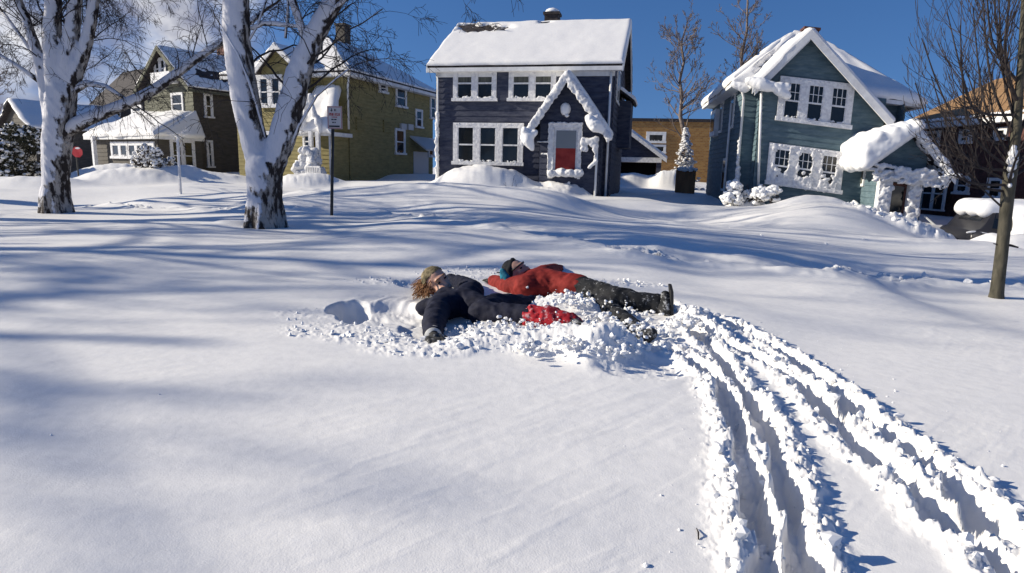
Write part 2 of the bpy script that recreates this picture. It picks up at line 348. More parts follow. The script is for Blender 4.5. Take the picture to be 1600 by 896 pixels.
def ico(l):
    import bmesh
    bm = bmesh.new(); bmesh.ops.create_icosphere(bm, subdivisions=l, radius=1.0)
    V = [tuple(v.co) for v in bm.verts]; Fc = [tuple(v.index for v in f.verts) for f in bm.faces]; bm.free(); return V, Fc
ICO = {0: ico(1), 1: ico(2), 2: ico(3)}
ICO[0] = ico(1)
def tag(o, label=None, cat=None, group=None, kind=None):
    if label: o['label'] = label
    if cat: o['category'] = cat
    if group: o['group'] = group
    if kind: o['kind'] = kind
    return o
def empty(name, loc, label, cat, group=None):
    o = bpy.data.objects.new(name, None); o.empty_display_size = .3; o.location = loc; COL.objects.link(o); return tag(o, label, cat, group)

def remesh(name, mb, voxel, mat, parent=None, smooth=6, wr=0, wscale=8, seed=0, sfac=.6, stretch=(1, 1, 1), upd=None):
    """one continuous surface grown round a cluster of solid shapes"""
    me = bpy.data.meshes.new(name); me.from_pydata(mb.v, [], mb.f); o = bpy.data.objects.new(name, me); COL.objects.link(o)
    r = o.modifiers.new('r', 'REMESH'); r.mode = 'VOXEL'; r.voxel_size = voxel; r.use_smooth_shade = True
    if smooth: sm = o.modifiers.new('s', 'SMOOTH'); sm.factor = sfac; sm.iterations = smooth
    dg = bpy.context.evaluated_depsgraph_get(); ev = o.evaluated_get(dg); nm = bpy.data.meshes.new_from_object(ev)
    bpy.data.objects.remove(o); bpy.data.meshes.remove(me)
    n = len(nm.vertices); co = np.empty(n * 3); nm.vertices.foreach_get('co', co); co = co.reshape(-1, 3)
    if wr or upd:
        no = np.empty(n * 3); nm.vertices.foreach_get('normal', no); no = no.reshape(-1, 3)
        if wr:
            a = fbm(co[:, 0] * wscale * stretch[0] + co[:, 2] * wscale * .7, co[:, 1] * wscale * stretch[1] + co[:, 2] * wscale * stretch[2], 4, seed) - .5
            a = (1 - np.abs(a) * 4)                       # ridged folds
            co = co + no * (a * wr)[:, None]
        if upd: co = upd(co, no)
    off = parent_origin(parent); co = co - np.array([off.x, off.y, off.z]); nm.vertices.foreach_set('co', co.reshape(-1)); nm.update()
    nm.name = name; nm.materials.clear(); nm.materials.append(M[mat] if isinstance(mat, str) else mat)
    nm.polygons.foreach_set('use_smooth', [True] * len(nm.polygons))
    return link(name, nm, parent)
def rebuild(mb, name, mat, parent, voxel=.032, smooth=3, wr=.012):
    if len(mb.v) < 8: return None
    return remesh(name, mb, voxel, mat, parent, smooth, wr, 9, len(mb.v), sfac=.5)
def caps(mb, pts, rad, squash=None):
    """chain of overlapping balls joined by tapered tubes"""
    pts = [Vector(p) for p in pts]
    for i, p in enumerate(pts): mb.blob(p, rad[i], jit=0, lvl=1)
    for i in range(len(pts) - 1):
        if (pts[i + 1] - pts[i]).length > 1e-4: mb.tube([pts[i], pts[i + 1]], [rad[i], rad[i + 1]], 14)
def ell(mb, c, ax, radii):
    """ellipsoid: ax = 3x3 matrix whose columns are its axes"""
    V, Fc = ICO[2]; mb.add([tuple(Vector(c) + ax @ Vector((v[0] * radii[0], v[1] * radii[1], v[2] * radii[2]))) for v in V], Fc)

# ------------------------------------------------------------------ ground sheet
def build_ground():
    ang = np.concatenate([np.linspace(-180, -56, 26)[:-1], np.linspace(-56, -44, 30)[:-1], np.linspace(-44, 44, 880), np.linspace(44, 56, 30)[1:], np.linspace(56, 180, 26)[1:-1]])
    ang = np.radians(ang)
    rr = np.concatenate([np.array([.15, .4, .7]), np.geomspace(.95, 9, 470)[:-1], np.geomspace(9, 42, 260)[:-1], np.geomspace(42, 3000, 40)])
    A, Rr = np.meshgrid(ang, rr); x = Rr * np.sin(A); y = Rr * np.cos(A)
    z, rub = terrain(x.ravel(), y.ravel()); nA = len(ang); nR = len(rr)
    co = np.stack([x.ravel(), y.ravel(), z], 1); co = np.vstack([co, [[0, 0, float(z[:nA].mean())]]])
    i = np.arange(nR - 1)[:, None] * nA; j = np.arange(nA)[None, :]; j2 = (j + 1) % nA
    q = np.stack([i + j, i + j2, i + nA + j2, i + nA + j], -1).reshape(-1, 4)[:, ::-1]
    me = bpy.data.meshes.new('snow_ground'); nq = len(q); c = nR * nA
    tri = np.stack([np.full(nA, c), np.arange(nA), (np.arange(nA) + 1) % nA], 1)[:, ::-1]
    me.vertices.add(len(co)); me.vertices.foreach_set('co', co.ravel())
    me.loops.add(nq * 4 + nA * 3); me.loops.foreach_set('vertex_index', np.concatenate([q.ravel(), tri.ravel()]).astype(np.int32))
    me.polygons.add(nq + nA); me.polygons.foreach_set('loop_start', np.concatenate([np.arange(nq) * 4, nq * 4 + np.arange(nA) * 3]).astype(np.int32))
    me.update(calc_edges=True); me.validate()
    me.polygons.foreach_set('use_smooth', np.ones(nq + nA, bool))
    if me.polygons[nq // 2].normal.z < 0: me.flip_normals()
    me.materials.append(M['snow']); o = link('snow_ground', me); tag(o, kind='structure'); return o
build_ground()

def build_crumbs():
    rs = np.random.RandomState(3); N = 90000
    x = rs.uniform(-2.6, 3.8, N); y = rs.uniform(1.4, 7.6, N)
    x2 = rs.uniform(2, 12, 20000); y2 = rs.uniform(6, 26, 20000); x = np.concatenate([x, x2]); y = np.concatenate([y, y2])
    z, rub = terrain(x, y)
    halo, _, _ = poly_d(x, y, FUR[0][0])
    for f in FUR[1:]: halo = np.minimum(halo, poly_d(x, y, f[0])[0])
    pr = np.clip(rub, 0, 1) ** 1.6 * .20 + .075 * np.exp(-(halo / .19) ** 2) * sstep(.35, .65, fbm(x * 2.5, y * 2.5, 2, 67)) + .03 * np.exp(-(halo / .3) ** 2) + .0003
    k = rs.uniform(0, 1, len(x)) < pr; x, y, z, rub = x[k], y[k], z[k], rub[k]; n = len(x)
    far = np.hypot(x, y) > 9
    s = .0025 + .022 * rs.uniform(0, 1, n) ** 4.5 * (.35 + rub); s = np.where(far, .02 + .07 * rs.uniform(0, 1, n) ** 2, s)
    V, Fc = ICO[0]; V = np.array(V); Fc = np.array(Fc)
    lump = rs.uniform(.55, 1.35, (n, len(V)))
    sq = rs.uniform(.6, 1.2, (n, 1, 3))
    co = V[None] * lump[..., None] * sq * s[:, None, None] + np.stack([x, y, z + s * .35], 1)[:, None, :]
    fc = Fc[None] + (np.arange(n) * len(V))[:, None, None]
    me = bpy.data.meshes.new('snow_crumbs'); me.vertices.add(n * len(V)); me.vertices.foreach_set('co', co.ravel()); nf = n * len(Fc)
    me.loops.add(nf * 3); me.loops.foreach_set('vertex_index', fc.ravel().astype(np.int32)); me.polygons.add(nf); me.polygons.foreach_set('loop_start', (np.arange(nf) * 3).astype(np.int32))
    me.update(calc_edges=True); me.polygons.foreach_set('use_smooth', np.zeros(nf, bool)); me.materials.append(M['snow_clean']); o = link('snow_crumbs', me); tag(o, 'loose crumbs of snow kicked up beside the tracks and the two people', 'snow', kind='stuff')
    print('crumbs', n)
build_crumbs()
# ------------------------------------------------------------------ house kit
class House:
    def __init__(s, name, px, py, Y, yaw, label, cat='house', tilt=0.0, group=None):
        s.O = P(px, py, Y); a = R(yaw)
        s.U = Vector((math.cos(a), -math.sin(a), -tilt)); s.V = Vector((math.sin(a), math.cos(a), 0)); s.W = Vector((0, 0, 1))
        s.MI = Matrix((s.U, s.V, s.W)).transposed().inverted()
        s.root = empty(name, s.O, label, cat, group)
    def p(s, u, v, w): return s.O + s.U * u + s.V * v + s.W * w
    def _ray(s, px, py): return s.MI @ (CAM - s.O), s.MI @ ray(px, py)
    def hf(s, px, py, v=0):
        o, d = s._ray(px, py); t = (v - o.y) / d.y; return o.x + d.x * t, o.z + d.z * t
    def hs(s, px, py, u):
        o, d = s._ray(px, py); t = (u - o.x) / d.x; return o.y + d.y * t, o.z + d.z * t
    def box(s, mb, u0, u1, v0, v1, w0, w1):
        mb.hexa([s.p(u0, v0, w0), s.p(u1, v0, w0), s.p(u1, v1, w0), s.p(u0, v1, w0), s.p(u0, v0, w1), s.p(u1, v0, w1), s.p(u1, v1, w1), s.p(u0, v1, w1)])
    def boards(s, mb, face, k, w0, w1, rng, h=.2, lap=.028):
        """lapped siding. face: 'f','b' (at v=k) or 'l','r' (at u=k); rng(w) -> (a, b)"""
        q = {'f': lambda a, w, o: s.p(a, k - o, w), 'b': lambda a, w, o: s.p(a, k + o, w), 'l': lambda a, w, o: s.p(k - o, a, w), 'r': lambda a, w, o: s.p(k + o, a, w)}[face]
        w = w0
        while w < w1 - 1e-4:
            t = min(w + h, w1); a0, b0 = rng(w); a1, b1 = rng(t)
            if b0 - a0 > .01 or b1 - a1 > .01:
                b1 = max(b1, a1)
                A, B, Cc, D = q(a0, w, lap), q(b0, w, lap), q(b1, t, .004), q(a1, t, .004); A2, B2 = q(a0, w, 0), q(b0, w, 0)
                mb.add([A, B, Cc, D, A2, B2], [(0, 1, 2, 3) if face in 'fr' else (3, 2, 1, 0), (0, 4, 5, 1)])
            w = t
    def shell(s, W_, D_, H, mat, name='wall', base=-1.2, h=.2, gable=None, v0=0, u0=0):
        mb = MB(); u1 = u0 + W_; v1 = v0 + D_
        s.boards(mb, 'f', v0, base, H, lambda w: (u0, u1), h); s.boards(mb, 'b', v1, base, H, lambda w: (u0, u1), h)
        if gable == 'side':
            Hr = s.ridge
            rg = lambda w: (v0, v1) if w <= H else (v0 + D_ / 2 * (w - H) / (Hr - H), v1 - D_ / 2 * (w - H) / (Hr - H))
            s.boards(mb, 'l', u0, base, Hr, rg, h); s.boards(mb, 'r', u1, base, Hr, rg, h)
        else:
            s.boards(mb, 'l', u0, base, H, lambda w: (v0, v1), h); s.boards(mb, 'r', u1, base, H, lambda w: (v0, v1), h)
        return mb.build(name, mat, s.root)
    def window(s, rect, face='f', k=0, cols=1, rows=2, mun=None, crust=.6, case=.13, blind=False, trim='crust', fill=0, seed=0, kind='window', parent=None, split=.5, lab=None):
        (x0, y0), (x1, y1) = rect[0], rect[1]
        hit = (lambda x, y: s.hf(x, y, k)) if face == 'f' else (lambda x, y: s.hs(x, y, k))
        a0, w1 = hit(x0, y0); a1, w0 = hit(x1, y1)
        if a0 > a1: a0, a1 = a1, a0
        if w0 > w1: w0, w1 = w1, w0
        sg = -1 if face in 'fl' else 1
        if face == 'f': B = lambda mb, a, b, o0, o1, c, d: s.box(mb, a, b, k - o1, k - o0, c, d); q = lambda a, o, w: s.p(a, k - o, w)
        elif face == 'r': B = lambda mb, a, b, o0, o1, c, d: s.box(mb, k + o0, k + o1, a, b, c, d); q = lambda a, o, w: s.p(k + o, a, w)
        else: B = lambda mb, a, b, o0, o1, c, d: s.box(mb, k - o1, k - o0, a, b, c, d); q = lambda a, o, w: s.p(k - o, a, w)
        fr = MB(); c = case
        B(fr, a0, a1, .0, .09, w1 - c, w1); B(fr, a0 - .05, a1 + .05, .0, .15, w0 - .02, w0 + c * .6)
        B(fr, a0, a0 + c, .0, .087, w0 + c * .6, w1 - c); B(fr, a1 - c, a1, .0, .087, w0 + c * .6, w1 - c)
        lights = []; cw = (a1 - a0 - 2 * c - (cols - 1) * c * 1.3) / cols
        for i in range(cols):
            l = a0 + c + i * (cw + c * 1.3); lights.append((l, l + cw))
            if i: B(fr, l - c * 1.3, l, .0, .084, w0 + c * .6, w1 - c)
            wm = w0 + c * .6 + (w1 - c - w0 - c * .6) * split
            if rows == 2: B(fr, l, l + cw, .03, .075, wm - .03, wm + .03)
            B(fr, l, l + .035, .03, .07, w0 + c * .6, w1 - c); B(fr, l + cw - .035, l + cw, .03, .07, w0 + c * .6, w1 - c)
            if mun:
                for j in range(1, mun): B(fr, l + cw * j / mun - .01, l + cw * j / mun + .01, .05, .066, wm + .03, w1 - c)
                B(fr, l + .035, l + cw - .035, .05, .064, (wm + w1 - c) / 2 - .01, (wm + w1 - c) / 2 + .01)
        o = fr.build(kind, trim, parent or s.root)
        if lab: o['label'] = lab
        pn = MB()
        B(pn, a0 + c, a1 - c, -.02, .045, w0 + c * .6, w1 - c); g = pn.build('pane', 'glass', o)
        if blind:
            bl = MB()
            for l, r_ in lights: B(bl, l + .035, r_ - .035, .046, .049, wm + .03, w1 - c)
            bl.build('blind', 'blind', o)
        if crust > 0:
            cm = MB(); rg = random.Random(seed + int(x0 * 7 + y0))
            def run(A, Bq, dens, rr, off=.08):
                L = math.hypot(Bq[0] - A[0], Bq[1] - A[1]); n = max(2, int(L / dens))
                for i in range(n):
                    if rg.random() > crust + .25: continue
                    t = (i + rg.random()) / n; r1 = rr * rg.uniform(.5, 1.15); pt = q(A[0] + (Bq[0] - A[0]) * t + rg.uniform(-.3, .3) * r1, off, A[1] + (Bq[1] - A[1]) * t + rg.uniform(-.3, .3) * r1)
                    cm.blob(pt, r1, (1, .5, 1) if face == 'f' else (.5, 1, 1), .18, 0, rg)
            e = .02
            z_ = .72 if not fill else 1.0
            run((a0, w1 - c * .3), (a1, w1 - c * .3), .06, .07 * z_); run((a0, w0 + .05), (a1, w0 + .05), .04, .09 * z_, .12)
            run((a0 + c * .8, w0), (a0 + c * .8, w1), .08, .05 * z_); run((a1 - c * .8, w0), (a1 - c * .8, w1), .08, .055 * z_)
            for l, r_ in lights:
                run((l + e, w0 + c), (l + e, w1 - c), .09, .05 * z_); run((r_ - e, w0 + c), (r_ - e, w1 - c), .09, .05 * z_); run((l, w0 + c * .8), (r_, w0 + c * .8), .05, .075 * z_)
                if fill:
                    for _ in range(int(fill * 26)):
                        aa = rg.uniform(l, r_); ww = w0 + c + (wm - w0 - c) * rg.random() ** 2 * .8
                        cm.blob(q(aa, .07, ww), rg.uniform(.05, .11), (1, .5, 1) if face == 'f' else (.5, 1, 1), .2, 0, rg)
                    for ex, ey in ((l, w0 + c), (r_, w0 + c), (l, w1 - c), (r_, w1 - c), (l, wm), (r_, wm)):
                        for _ in range(3): cm.blob(q(ex + rg.uniform(-.05, .05), .07, ey + rg.uniform(-.06, .06)), rg.uniform(.06, .10), (1, .5, 1), .2, 0, rg)
            rebuild(cm, 'snow_crust', 'crust', o)
        return o
    def slab(s, mb, a, b, c, d, t=.10):
        """roof plane with thickness; a,b eave, c,d ridge (ccw from above)"""
        n = (b - a).cross(d - a).normalized(); n = n if n.z > 0 else -n; dn = n * -t
        mb.hexa([a + dn, b + dn, c + dn, d + dn, a, b, c, d])
    def plank(s, mb, A, B, wdt, th, v):
        """a sloping board in the plane v: A, B are (u,w) of its upper edge"""
        (u0, w0), (u1, w1) = A, B
        mb.hexa([s.p(u0, v - th, w0 - wdt), s.p(u1, v - th, w1 - wdt), s.p(u1, v, w1 - wdt), s.p(u0, v, w0 - wdt), s.p(u0, v - th, w0), s.p(u1, v - th, w1), s.p(u1, v, w1), s.p(u0, v, w0)])
    def pipe(s, pts, r=.045, name='downspout', mat='white'):
        mb = MB(); mb.tube([s.p(*q) for q in pts], [r] * len(pts), 8); return mb.build(name, mat, s.root, True)

def snow_slab(mb, a, b, c, d, t=.2, over=.06, nx=50, ny=24, seed=0, holes=None, wav=.5, power=2.4, sag=0):
    a, b, c, d = map(Vector, (a, b, c, d)); n = (b - a).cross(d - a).normalized(); n = n if n.z > 0 else -n
    Lx = ((b - a).length + (c - d).length) / 2; Ly = (d - a).length; o = len(mb.v); ctr = (a + b + c + d) / 4
    for j in range(ny + 1):
        for i in range(nx + 1):
            u = i / nx; v = j / ny; u = .5 - .5 * math.cos(math.pi * u) if power < 9 else u; v = .5 - .5 * math.cos(math.pi * v)
            p = a * (1 - u) * (1 - v) + b * u * (1 - v) + c * u * v + d * (1 - u) * v
            e = min(min(u, 1 - u) * Lx, min(v, 1 - v) * Ly)
            q = 1 - min(e / (t * 1.1 + .02), 1); prof = (1 - q ** power) ** (1 / power)
            nz = mn.noise(Vector((p.x * .8 + seed, p.y * .8, p.z * .8))) * .6 + mn.noise(Vector((p.x * 2.6 + seed, p.y * 2.6, p.z * 2.6))) * .3
            h = t * prof * (1 + wav * nz)
            if holes:
                for hu, hv, ru, rv in holes:
                    k = ((u - hu) / ru) ** 2 + ((v - hv) / rv) ** 2 + mn.noise(Vector((p.x * 3.1, p.y * 3.1, p.z * 5 + seed))) * 1.3
                    h = h * min(max((k - .9) * 1.6, 0), 1) - .02 * (k < .9)
            out = (p - ctr); out = out - n * out.dot(n); out = out.normalized() * over * (1 - min(e / .25, 1)) * (1 + 2.5 * nz)
            q2 = p + n * h + out; q2.z -= sag * (1 - min(e / .3, 1)) * max(nz + .3, 0) * (v < .5)
            mb.v.append(tuple(q2))
    for j in range(ny):
        for i in range(nx):
            k = o + j * (nx + 1) + i; mb.f.append((k, k + 1, k + nx + 2, k + nx + 1))
    # underside
    k = len(mb.v); mb.v += [tuple(a - n * .01), tuple(b - n * .01), tuple(c - n * .01), tuple(d - n * .01)]; mb.f.append((k + 3, k + 2, k + 1, k))
def snow_line(mb, A, B, r, seed=0, dens=.5, sq=(1, 1, 1), grow=0):
    rg = random.Random(seed); A = Vector(A); B = Vector(B); L = (B - A).length; n = max(2, int(L / (r * dens)))
    for i in range(n + 1):
        p = A.lerp(B, i / n); rr = r * rg.uniform(.6, 1.2) * (1 + grow * i / n); mb.blob((p.x + rg.uniform(-.3, .3) * r, p.y + rg.uniform(-.3, .3) * r, p.z + rg.uniform(-.3, .3) * r), rr, sq, .12, 0, rg)

# ================================================================== navy house
h = House('navy_house', 682, 284, 27, 12.6, 'dark navy clapboard house with snowy gabled roof and a steep white entrance gable')
Wd = h.hf(956, 200)[0]; He = h.hf(760, 101)[1]; D_ = 7.6; h.ridge = h.hf(850, 40, D_ / 2)[1]
h.shell(Wd, D_, He, 'navy', gable='side', h=.23)
ov = .32; sl = (h.ridge - He) / (D_ / 2)
ze = He - ov * sl + .12; zr = h.ridge + .12
rf = MB(); h.slab(rf, h.p(-ov, -ov, ze), h.p(Wd + ov, -ov, ze), h.p(Wd + ov, D_ / 2, zr), h.p(-ov, D_ / 2, zr)); h.slab(rf, h.p(Wd + ov, D_ + ov, ze), h.p(-ov, D_ + ov, ze), h.p(-ov, D_ / 2, zr), h.p(Wd + ov, D_ / 2, zr))
roof = rf.build('roof', 'shingle', h.root)
sn = MB(); snow_slab(sn, h.p(-ov, -ov, ze), h.p(Wd + ov, -ov, ze), h.p(Wd + ov, D_ / 2 + .05, zr), h.p(-ov, D_ / 2 + .05, zr), .13, .03, 90, 40, 3, holes=[(.16, .85, .14, .09), (.07, .93, .06, .06), (.52, .95, .035, .04), (.27, .8, .05, .03)], wav=.25)
snow_slab(sn, h.p(Wd + ov, D_ + ov, ze), h.p(-ov, D_ + ov, ze), h.p(-ov, D_ / 2 - .05, zr), h.p(Wd + ov, D_ / 2 - .05, zr), .13, .03, 40, 20, 4)
sn.build('snow_cover', 'snow', roof, True)
br_ = MB(); rg = random.Random(8)
for i in range(26):
    u = rg.uniform(.25, 1.9); t = rg.uniform(.72, .93); q = h.p(u, -ov + (D_ / 2 + ov) * t, ze + (zr - ze) * t + .13); q2 = q + h.U * rg.uniform(.2, .7) + h.V * rg.uniform(-.35, .1) + h.W * rg.uniform(-.25, .12)
    br_.tube([q, (q + q2) / 2 + Vector((0, 0, .08)), q2], [.012, .014, .006], 4)
br_.build('fallen_twigs', 'twig', roof)
tr = MB(); h.box(tr, -ov, Wd + ov, -ov - .02, -ov + .10, ze - .24, ze - .09); h.box(tr, -ov + .02, Wd + ov - .02, -ov + .1, -.03, ze - .24, ze - .19); h.box(tr, -.02, Wd + .02, -.05, -.03, ze - .42, ze - .24)
for uu, sg in ((-ov - .02, 1), (Wd + ov - .02, 1)):
    for va, vb in ((-ov, D_ / 2), (D_ + ov, D_ / 2)):
        a_, b_ = (va, vb); tr.hexa([h.p(uu, a_, ze - .28), h.p(uu + .05, a_, ze - .28), h.p(uu + .05, b_, zr - .28), h.p(uu, b_, zr - .28), h.p(uu, a_, ze - .02), h.p(uu + .05, a_, ze - .02), h.p(uu + .05, b_, zr - .02), h.p(uu, b_, zr - .02)])
tr.build('eaves_trim', 'white', h.root)
h.window(((709, 101), (776, 158)), cols=2, blind=True, case=.17, seed=1); h.window(((796, 101), (868, 158)), cols=2, blind=True, case=.17, seed=2)
h.window(((709, 192), (817, 259)), cols=3, case=.20, crust=.8, seed=3, mun=None)
sh = MB(); a0, w1 = h.hf(777, 103); a1, w0 = h.hf(796, 158); h.box(sh, a0, a1, -.06, 0, w0, w1); sh.build('wall_panel', 'navy', h.root)
# entrance gable
vb = -1.05
gu, gw = h.hf(887, 112, vb - .25); lu, lw = h.hf(818, 212, vb - .25); ru, rw = h.hf(952, 208, vb - .25)
pu0 = h.hf(843, 240, vb)[0]; pu1 = h.hf(938, 240, vb)[0]; hl = (gw - lw) / (gu - lu); hr = (gw - rw) / (ru - gu)
pw = MB()
def grng(w, A=pu0, B=pu1):
    l = max(A, gu - (gw - .18 - w) / hl); r_ = min(B, gu + (gw - .18 - w) / hr); return (l, max(l, r_))
h.boards(pw, 'f', vb, -1.2, gw - .2, grng, .23)
for fc, k in (('l', pu0), ('r', pu1)): h.boards(pw, fc, k, -1.2, lw + .9, lambda w: (vb, 0), .23)
pw.build('porch_wall', 'navy', h.root)
pr = MB(); vf = vb - .32
h.slab(pr, h.p(lu, 0, lw), h.p(lu, vf, lw), h.p(gu, vf, gw), h.p(gu, 0, gw), .08); h.slab(pr, h.p(ru, vf, rw), h.p(ru, 0, rw), h.p(gu, 0, gw), h.p(gu, vf, gw), .08)
pro = pr.build('porch_roof', 'shingle', h.root)
sn = MB(); snow_slab(sn, h.p(lu, 0, lw), h.p(lu, vf, lw), h.p(gu, vf, gw), h.p(gu, 0, gw), .10, .04, 24, 40, 5, sag=.1); snow_slab(sn, h.p(ru, vf, rw), h.p(ru, 0, rw), h.p(gu, 0, gw), h.p(gu, vf, gw), .12, .05, 24, 40, 6, sag=.1)
sn.build('snow_cover', 'snow', pro, True)
bb = MB(); h.plank(bb, (lu, lw), (gu, gw), .36, .06, vf); h.plank(bb, (gu, gw), (ru, rw), .36, .06, vf); bo = bb.build('bargeboard', 'crust', h.root)
cm = MB()
for (A, B), sd_ in ((((lu, lw), (gu, gw)), 1), (((ru, rw), (gu, gw)), 2)):
    A3 = h.p(A[0], vf - .08, A[1] - .16); B3 = h.p(B[0], vf - .08, B[1] - .14)
    snow_line(cm, A3 + Vector((0, 0, .04)), B3 + Vector((0, 0, .04)), .12, sd_, .3, (1, .5, 1)); snow_line(cm, A3 + Vector((0, 0, -.12)), B3 + Vector((0, 0, -.14)), .11, sd_ + 5, .5, (1, .4, 1))
cm2 = MB()
q = h.hf(822, 212, vf); caps(cm2, [h.p(q[0] - .05, vf - .15, q[1] + .18), h.p(q[0] + .1, vf - .1, q[1] - .05), h.p(q[0] + .38, vf - .1, q[1] + .12)], [.12, .2, .12])
q = h.hf(831, 216, vf); caps(cm2, [h.p(q[0] - .3, vf - .1, q[1] + .0), h.p(q[0] - .12, vf - .1, q[1] - .08), h.p(q[0] + .05, vf - .1, q[1] - .42)], [.10, .2, .07])
q = h.hf(930, 197, vf); caps(cm2, [h.p(q[0] - .25, vf - .1, q[1] + .25), h.p(q[0], vf - .12, q[1]), h.p(q[0] + .25, vf - .05, q[1] - .15)], [.14, .24, .14])
for i in range(len(cm2.f)): pass
cm.v, cm.f = cm.v, cm.f
remesh('snow_crust', cm, .03, 'crust', bo, 5, .02, 5, 3)
remesh('snow_lump', cm2, .04, 'snow_clean', pro, 5, .05, 3, 9)
# door
du0, dw1 = h.hf(866, 200, vb - .02); du1, dw0 = h.hf(902, 276, vb - .02)
dr = MB(); h.box(dr, du0, du1, vb - .07, vb - .03, dw0, dw1); do = dr.build('door', 'crust', h.root)
dd = .10; g = MB(); wm = dw0 + (dw1 - dw0) * .58; h.box(g, du0 + dd, du1 - dd, vb - .078, vb - .07, wm, dw1 - .1); g.build('upper_glass', 'door_glass', do)
g = MB(); h.box(g, du0 + dd, du1 - dd, vb - .077, vb - .07, dw0 + .15, wm); g.build('lower_panel', 'red_paint', do)
fm = MB(); fu0, fw1 = h.hf(859, 193, vb); fu1, _ = h.hf(910, 193, vb)
h.box(fm, fu0, du0, vb - .12, vb - .02, dw0 - .1, fw1); h.box(fm, du1, fu1, vb - .12, vb - .02, dw0 - .1, fw1); h.box(fm, du0, du1, vb - .115, vb - .02, dw1, fw1)
fo = fm.build('door_frame', 'crust', h.root)
cm = MB()
for u in (fu0, du0, du1, fu1): snow_line(cm, h.p(u, vb - .12, dw0), h.p(u, vb - .12, fw1), .038, int(u * 10), .6)
snow_line(cm, h.p(fu0, vb - .12, fw1), h.p(fu1, vb - .12, fw1), .05, 7, .7); snow_line(cm, h.p(du0 - .1, vb - .2, dw0 + .1), h.p(du1 + .1, vb - .2, dw0 + .1), .16, 8, .5)
for px, py in ((851, 222), (849, 241), (856, 222), (843, 222), (855, 241), (861, 230)):
    q = h.hf(px, py, vb); cm.blob(h.p(q[0], vb - .05, q[1]), .09, (1.6, .5, .4), .1, 0)
rebuild(cm, 'snow_crust', 'crust', fo)
q = h.hf(884, 171, vb); mb = MB(); mb.blob(h.p(q[0], vb - .08, q[1]), .24, (.85, .35, 1), .08, 1); mb.blob(h.p(q[0] + .08, vb - .1, q[1] - .25), .09, (1, .5, .8), .2, 0); mb.build('snow_plastered_wreath', 'snow_clean', h.root, True)
# right jamb post, mailbox snow and rail
mb = MB(); q = h.hf(921, 226, vb); h.box(mb, q[0] - .25, q[0] + .2, vb - .2, vb - .03, q[1] - .15, q[1] + .15); o = mb.build('mailbox', 'metal', h.root)
mb = MB()
for i in range(16): mb.blob(h.p(q[0] + rnd.uniform(-.28, .28), vb - .2, q[1] + rnd.uniform(-.2, .25)), rnd.uniform(.08, .16), (1, .6, 1), .15, 0)
for i in range(9): mb.blob(h.p(q[0] + .25, vb - .2, q[1] - i * .09), rnd.uniform(.05, .09), (1, .6, 1), .15, 0)
q2 = h.hf(922, 262, vb)
for i in range(6): mb.blob(h.p(q2[0] + i * .05, vb - .3, q2[1] + i * .05), .09, (1, 1, .7), .15, 0)
rebuild(mb, 'snow_crust', 'crust', o)
h.pipe([(Wd - .12, -.12, ze - .25), (Wd - .12, -.12, -.9)], .05); h.pipe([(.08, -.1, ze - .25), (.08, -.1, -.5)], .04)
q = h.hf(933, 240, vb); h.pipe([(q[0], vb - .12, q[1] + .5), (q[0], vb - .12, -1.2)], .045)
cm = MB(); A = h.hf(683, 178); B = h.hf(681, 282); snow_line(cm, h.p(A[0] + .02, -.06, A[1]), h.p(.05, -.06, B[1] - .3), .09, 5, .5); q = h.hf(917, 268, -1.6)
rebuild(cm, 'corner_snow', 'crust', h.root)
# chimney
cu, cw = h.hf(863, 34, D_ / 2 + .8); mb = MB(); h.box(mb, cu - .32, cu + .32, D_ / 2 + .5, D_ / 2 + 1.1, cw - 1.5, cw + .25); h.box(mb, cu - .38, cu + .38, D_ / 2 + .44, D_ / 2 + 1.16, cw + .25, cw + .36); ch = mb.build('chimney', 'shingle', roof)
mb = MB(); mb.blob(h.p(cu, D_ / 2 + .8, cw + .42), .34, (1, 1, .45), .1, 1); mb.build('snow_cap', 'snow_clean', roof, True)
# right-hand bay
b0 = MB(); bv0, bw1 = h.hs(972, 128, Wd + .5); z1 = ze - 1.0
h.box(b0, Wd, Wd + .55, 3.2, 5.4, z1 - 2.0, z1); bo = b0.build('bay', 'navy', h.root)
mb = MB(); h.slab(mb, h.p(Wd + .7, 3.0, z1), h.p(Wd + .7, 5.6, z1), h.p(Wd, 5.6, z1 + .5), h.p(Wd, 3.0, z1 + .5), .08); mb.build('bay_roof', 'shingle', bo)
mb = MB(); snow_slab(mb, h.p(Wd + .7, 3.0, z1), h.p(Wd + .7, 5.6, z1), h.p(Wd, 5.6, z1 + .5), h.p(Wd, 3.0, z1 + .5), .15, .06, 16, 12, 2); mb.build('snow_cover', 'snow', bo, True)
for vv in (1.2, 2.3):
    mb = MB(); h.box(mb, Wd, Wd + .07, vv, vv + .75, 3.4, 4.8); o = mb.build('window', 'white', h.root); mb = MB(); h.box(mb, Wd + .07, Wd + .076, vv + .1, vv + .65, 3.5, 4.7); mb.build('pane', 'glass', o)
navy = h

# ================================================================== teal house
h = House('teal_house', 1146, 326, 25, 9.4, 'teal clapboard house with hipped roof, white front gable and a snow-laden entrance porch', tilt=.115)
Wd = h.hf(1424, 170)[0] - .2; He = h.hf(1150, 122)[1] - .1; D_ = 8.4
mb = MB(); 
h.boards(mb, 'f', 0, -1.5, He, lambda w: (0, Wd), .21); h.boards(mb, 'b', D_, -1.5, He, lambda w: (0, Wd), .21); h.boards(mb, 'l', 0, -1.5, He, lambda w: (0, D_), .21); h.boards(mb, 'r', Wd, -1.5, He, lambda w: (0, D_), .21)
mb.build('wall', 'teal', h.root)
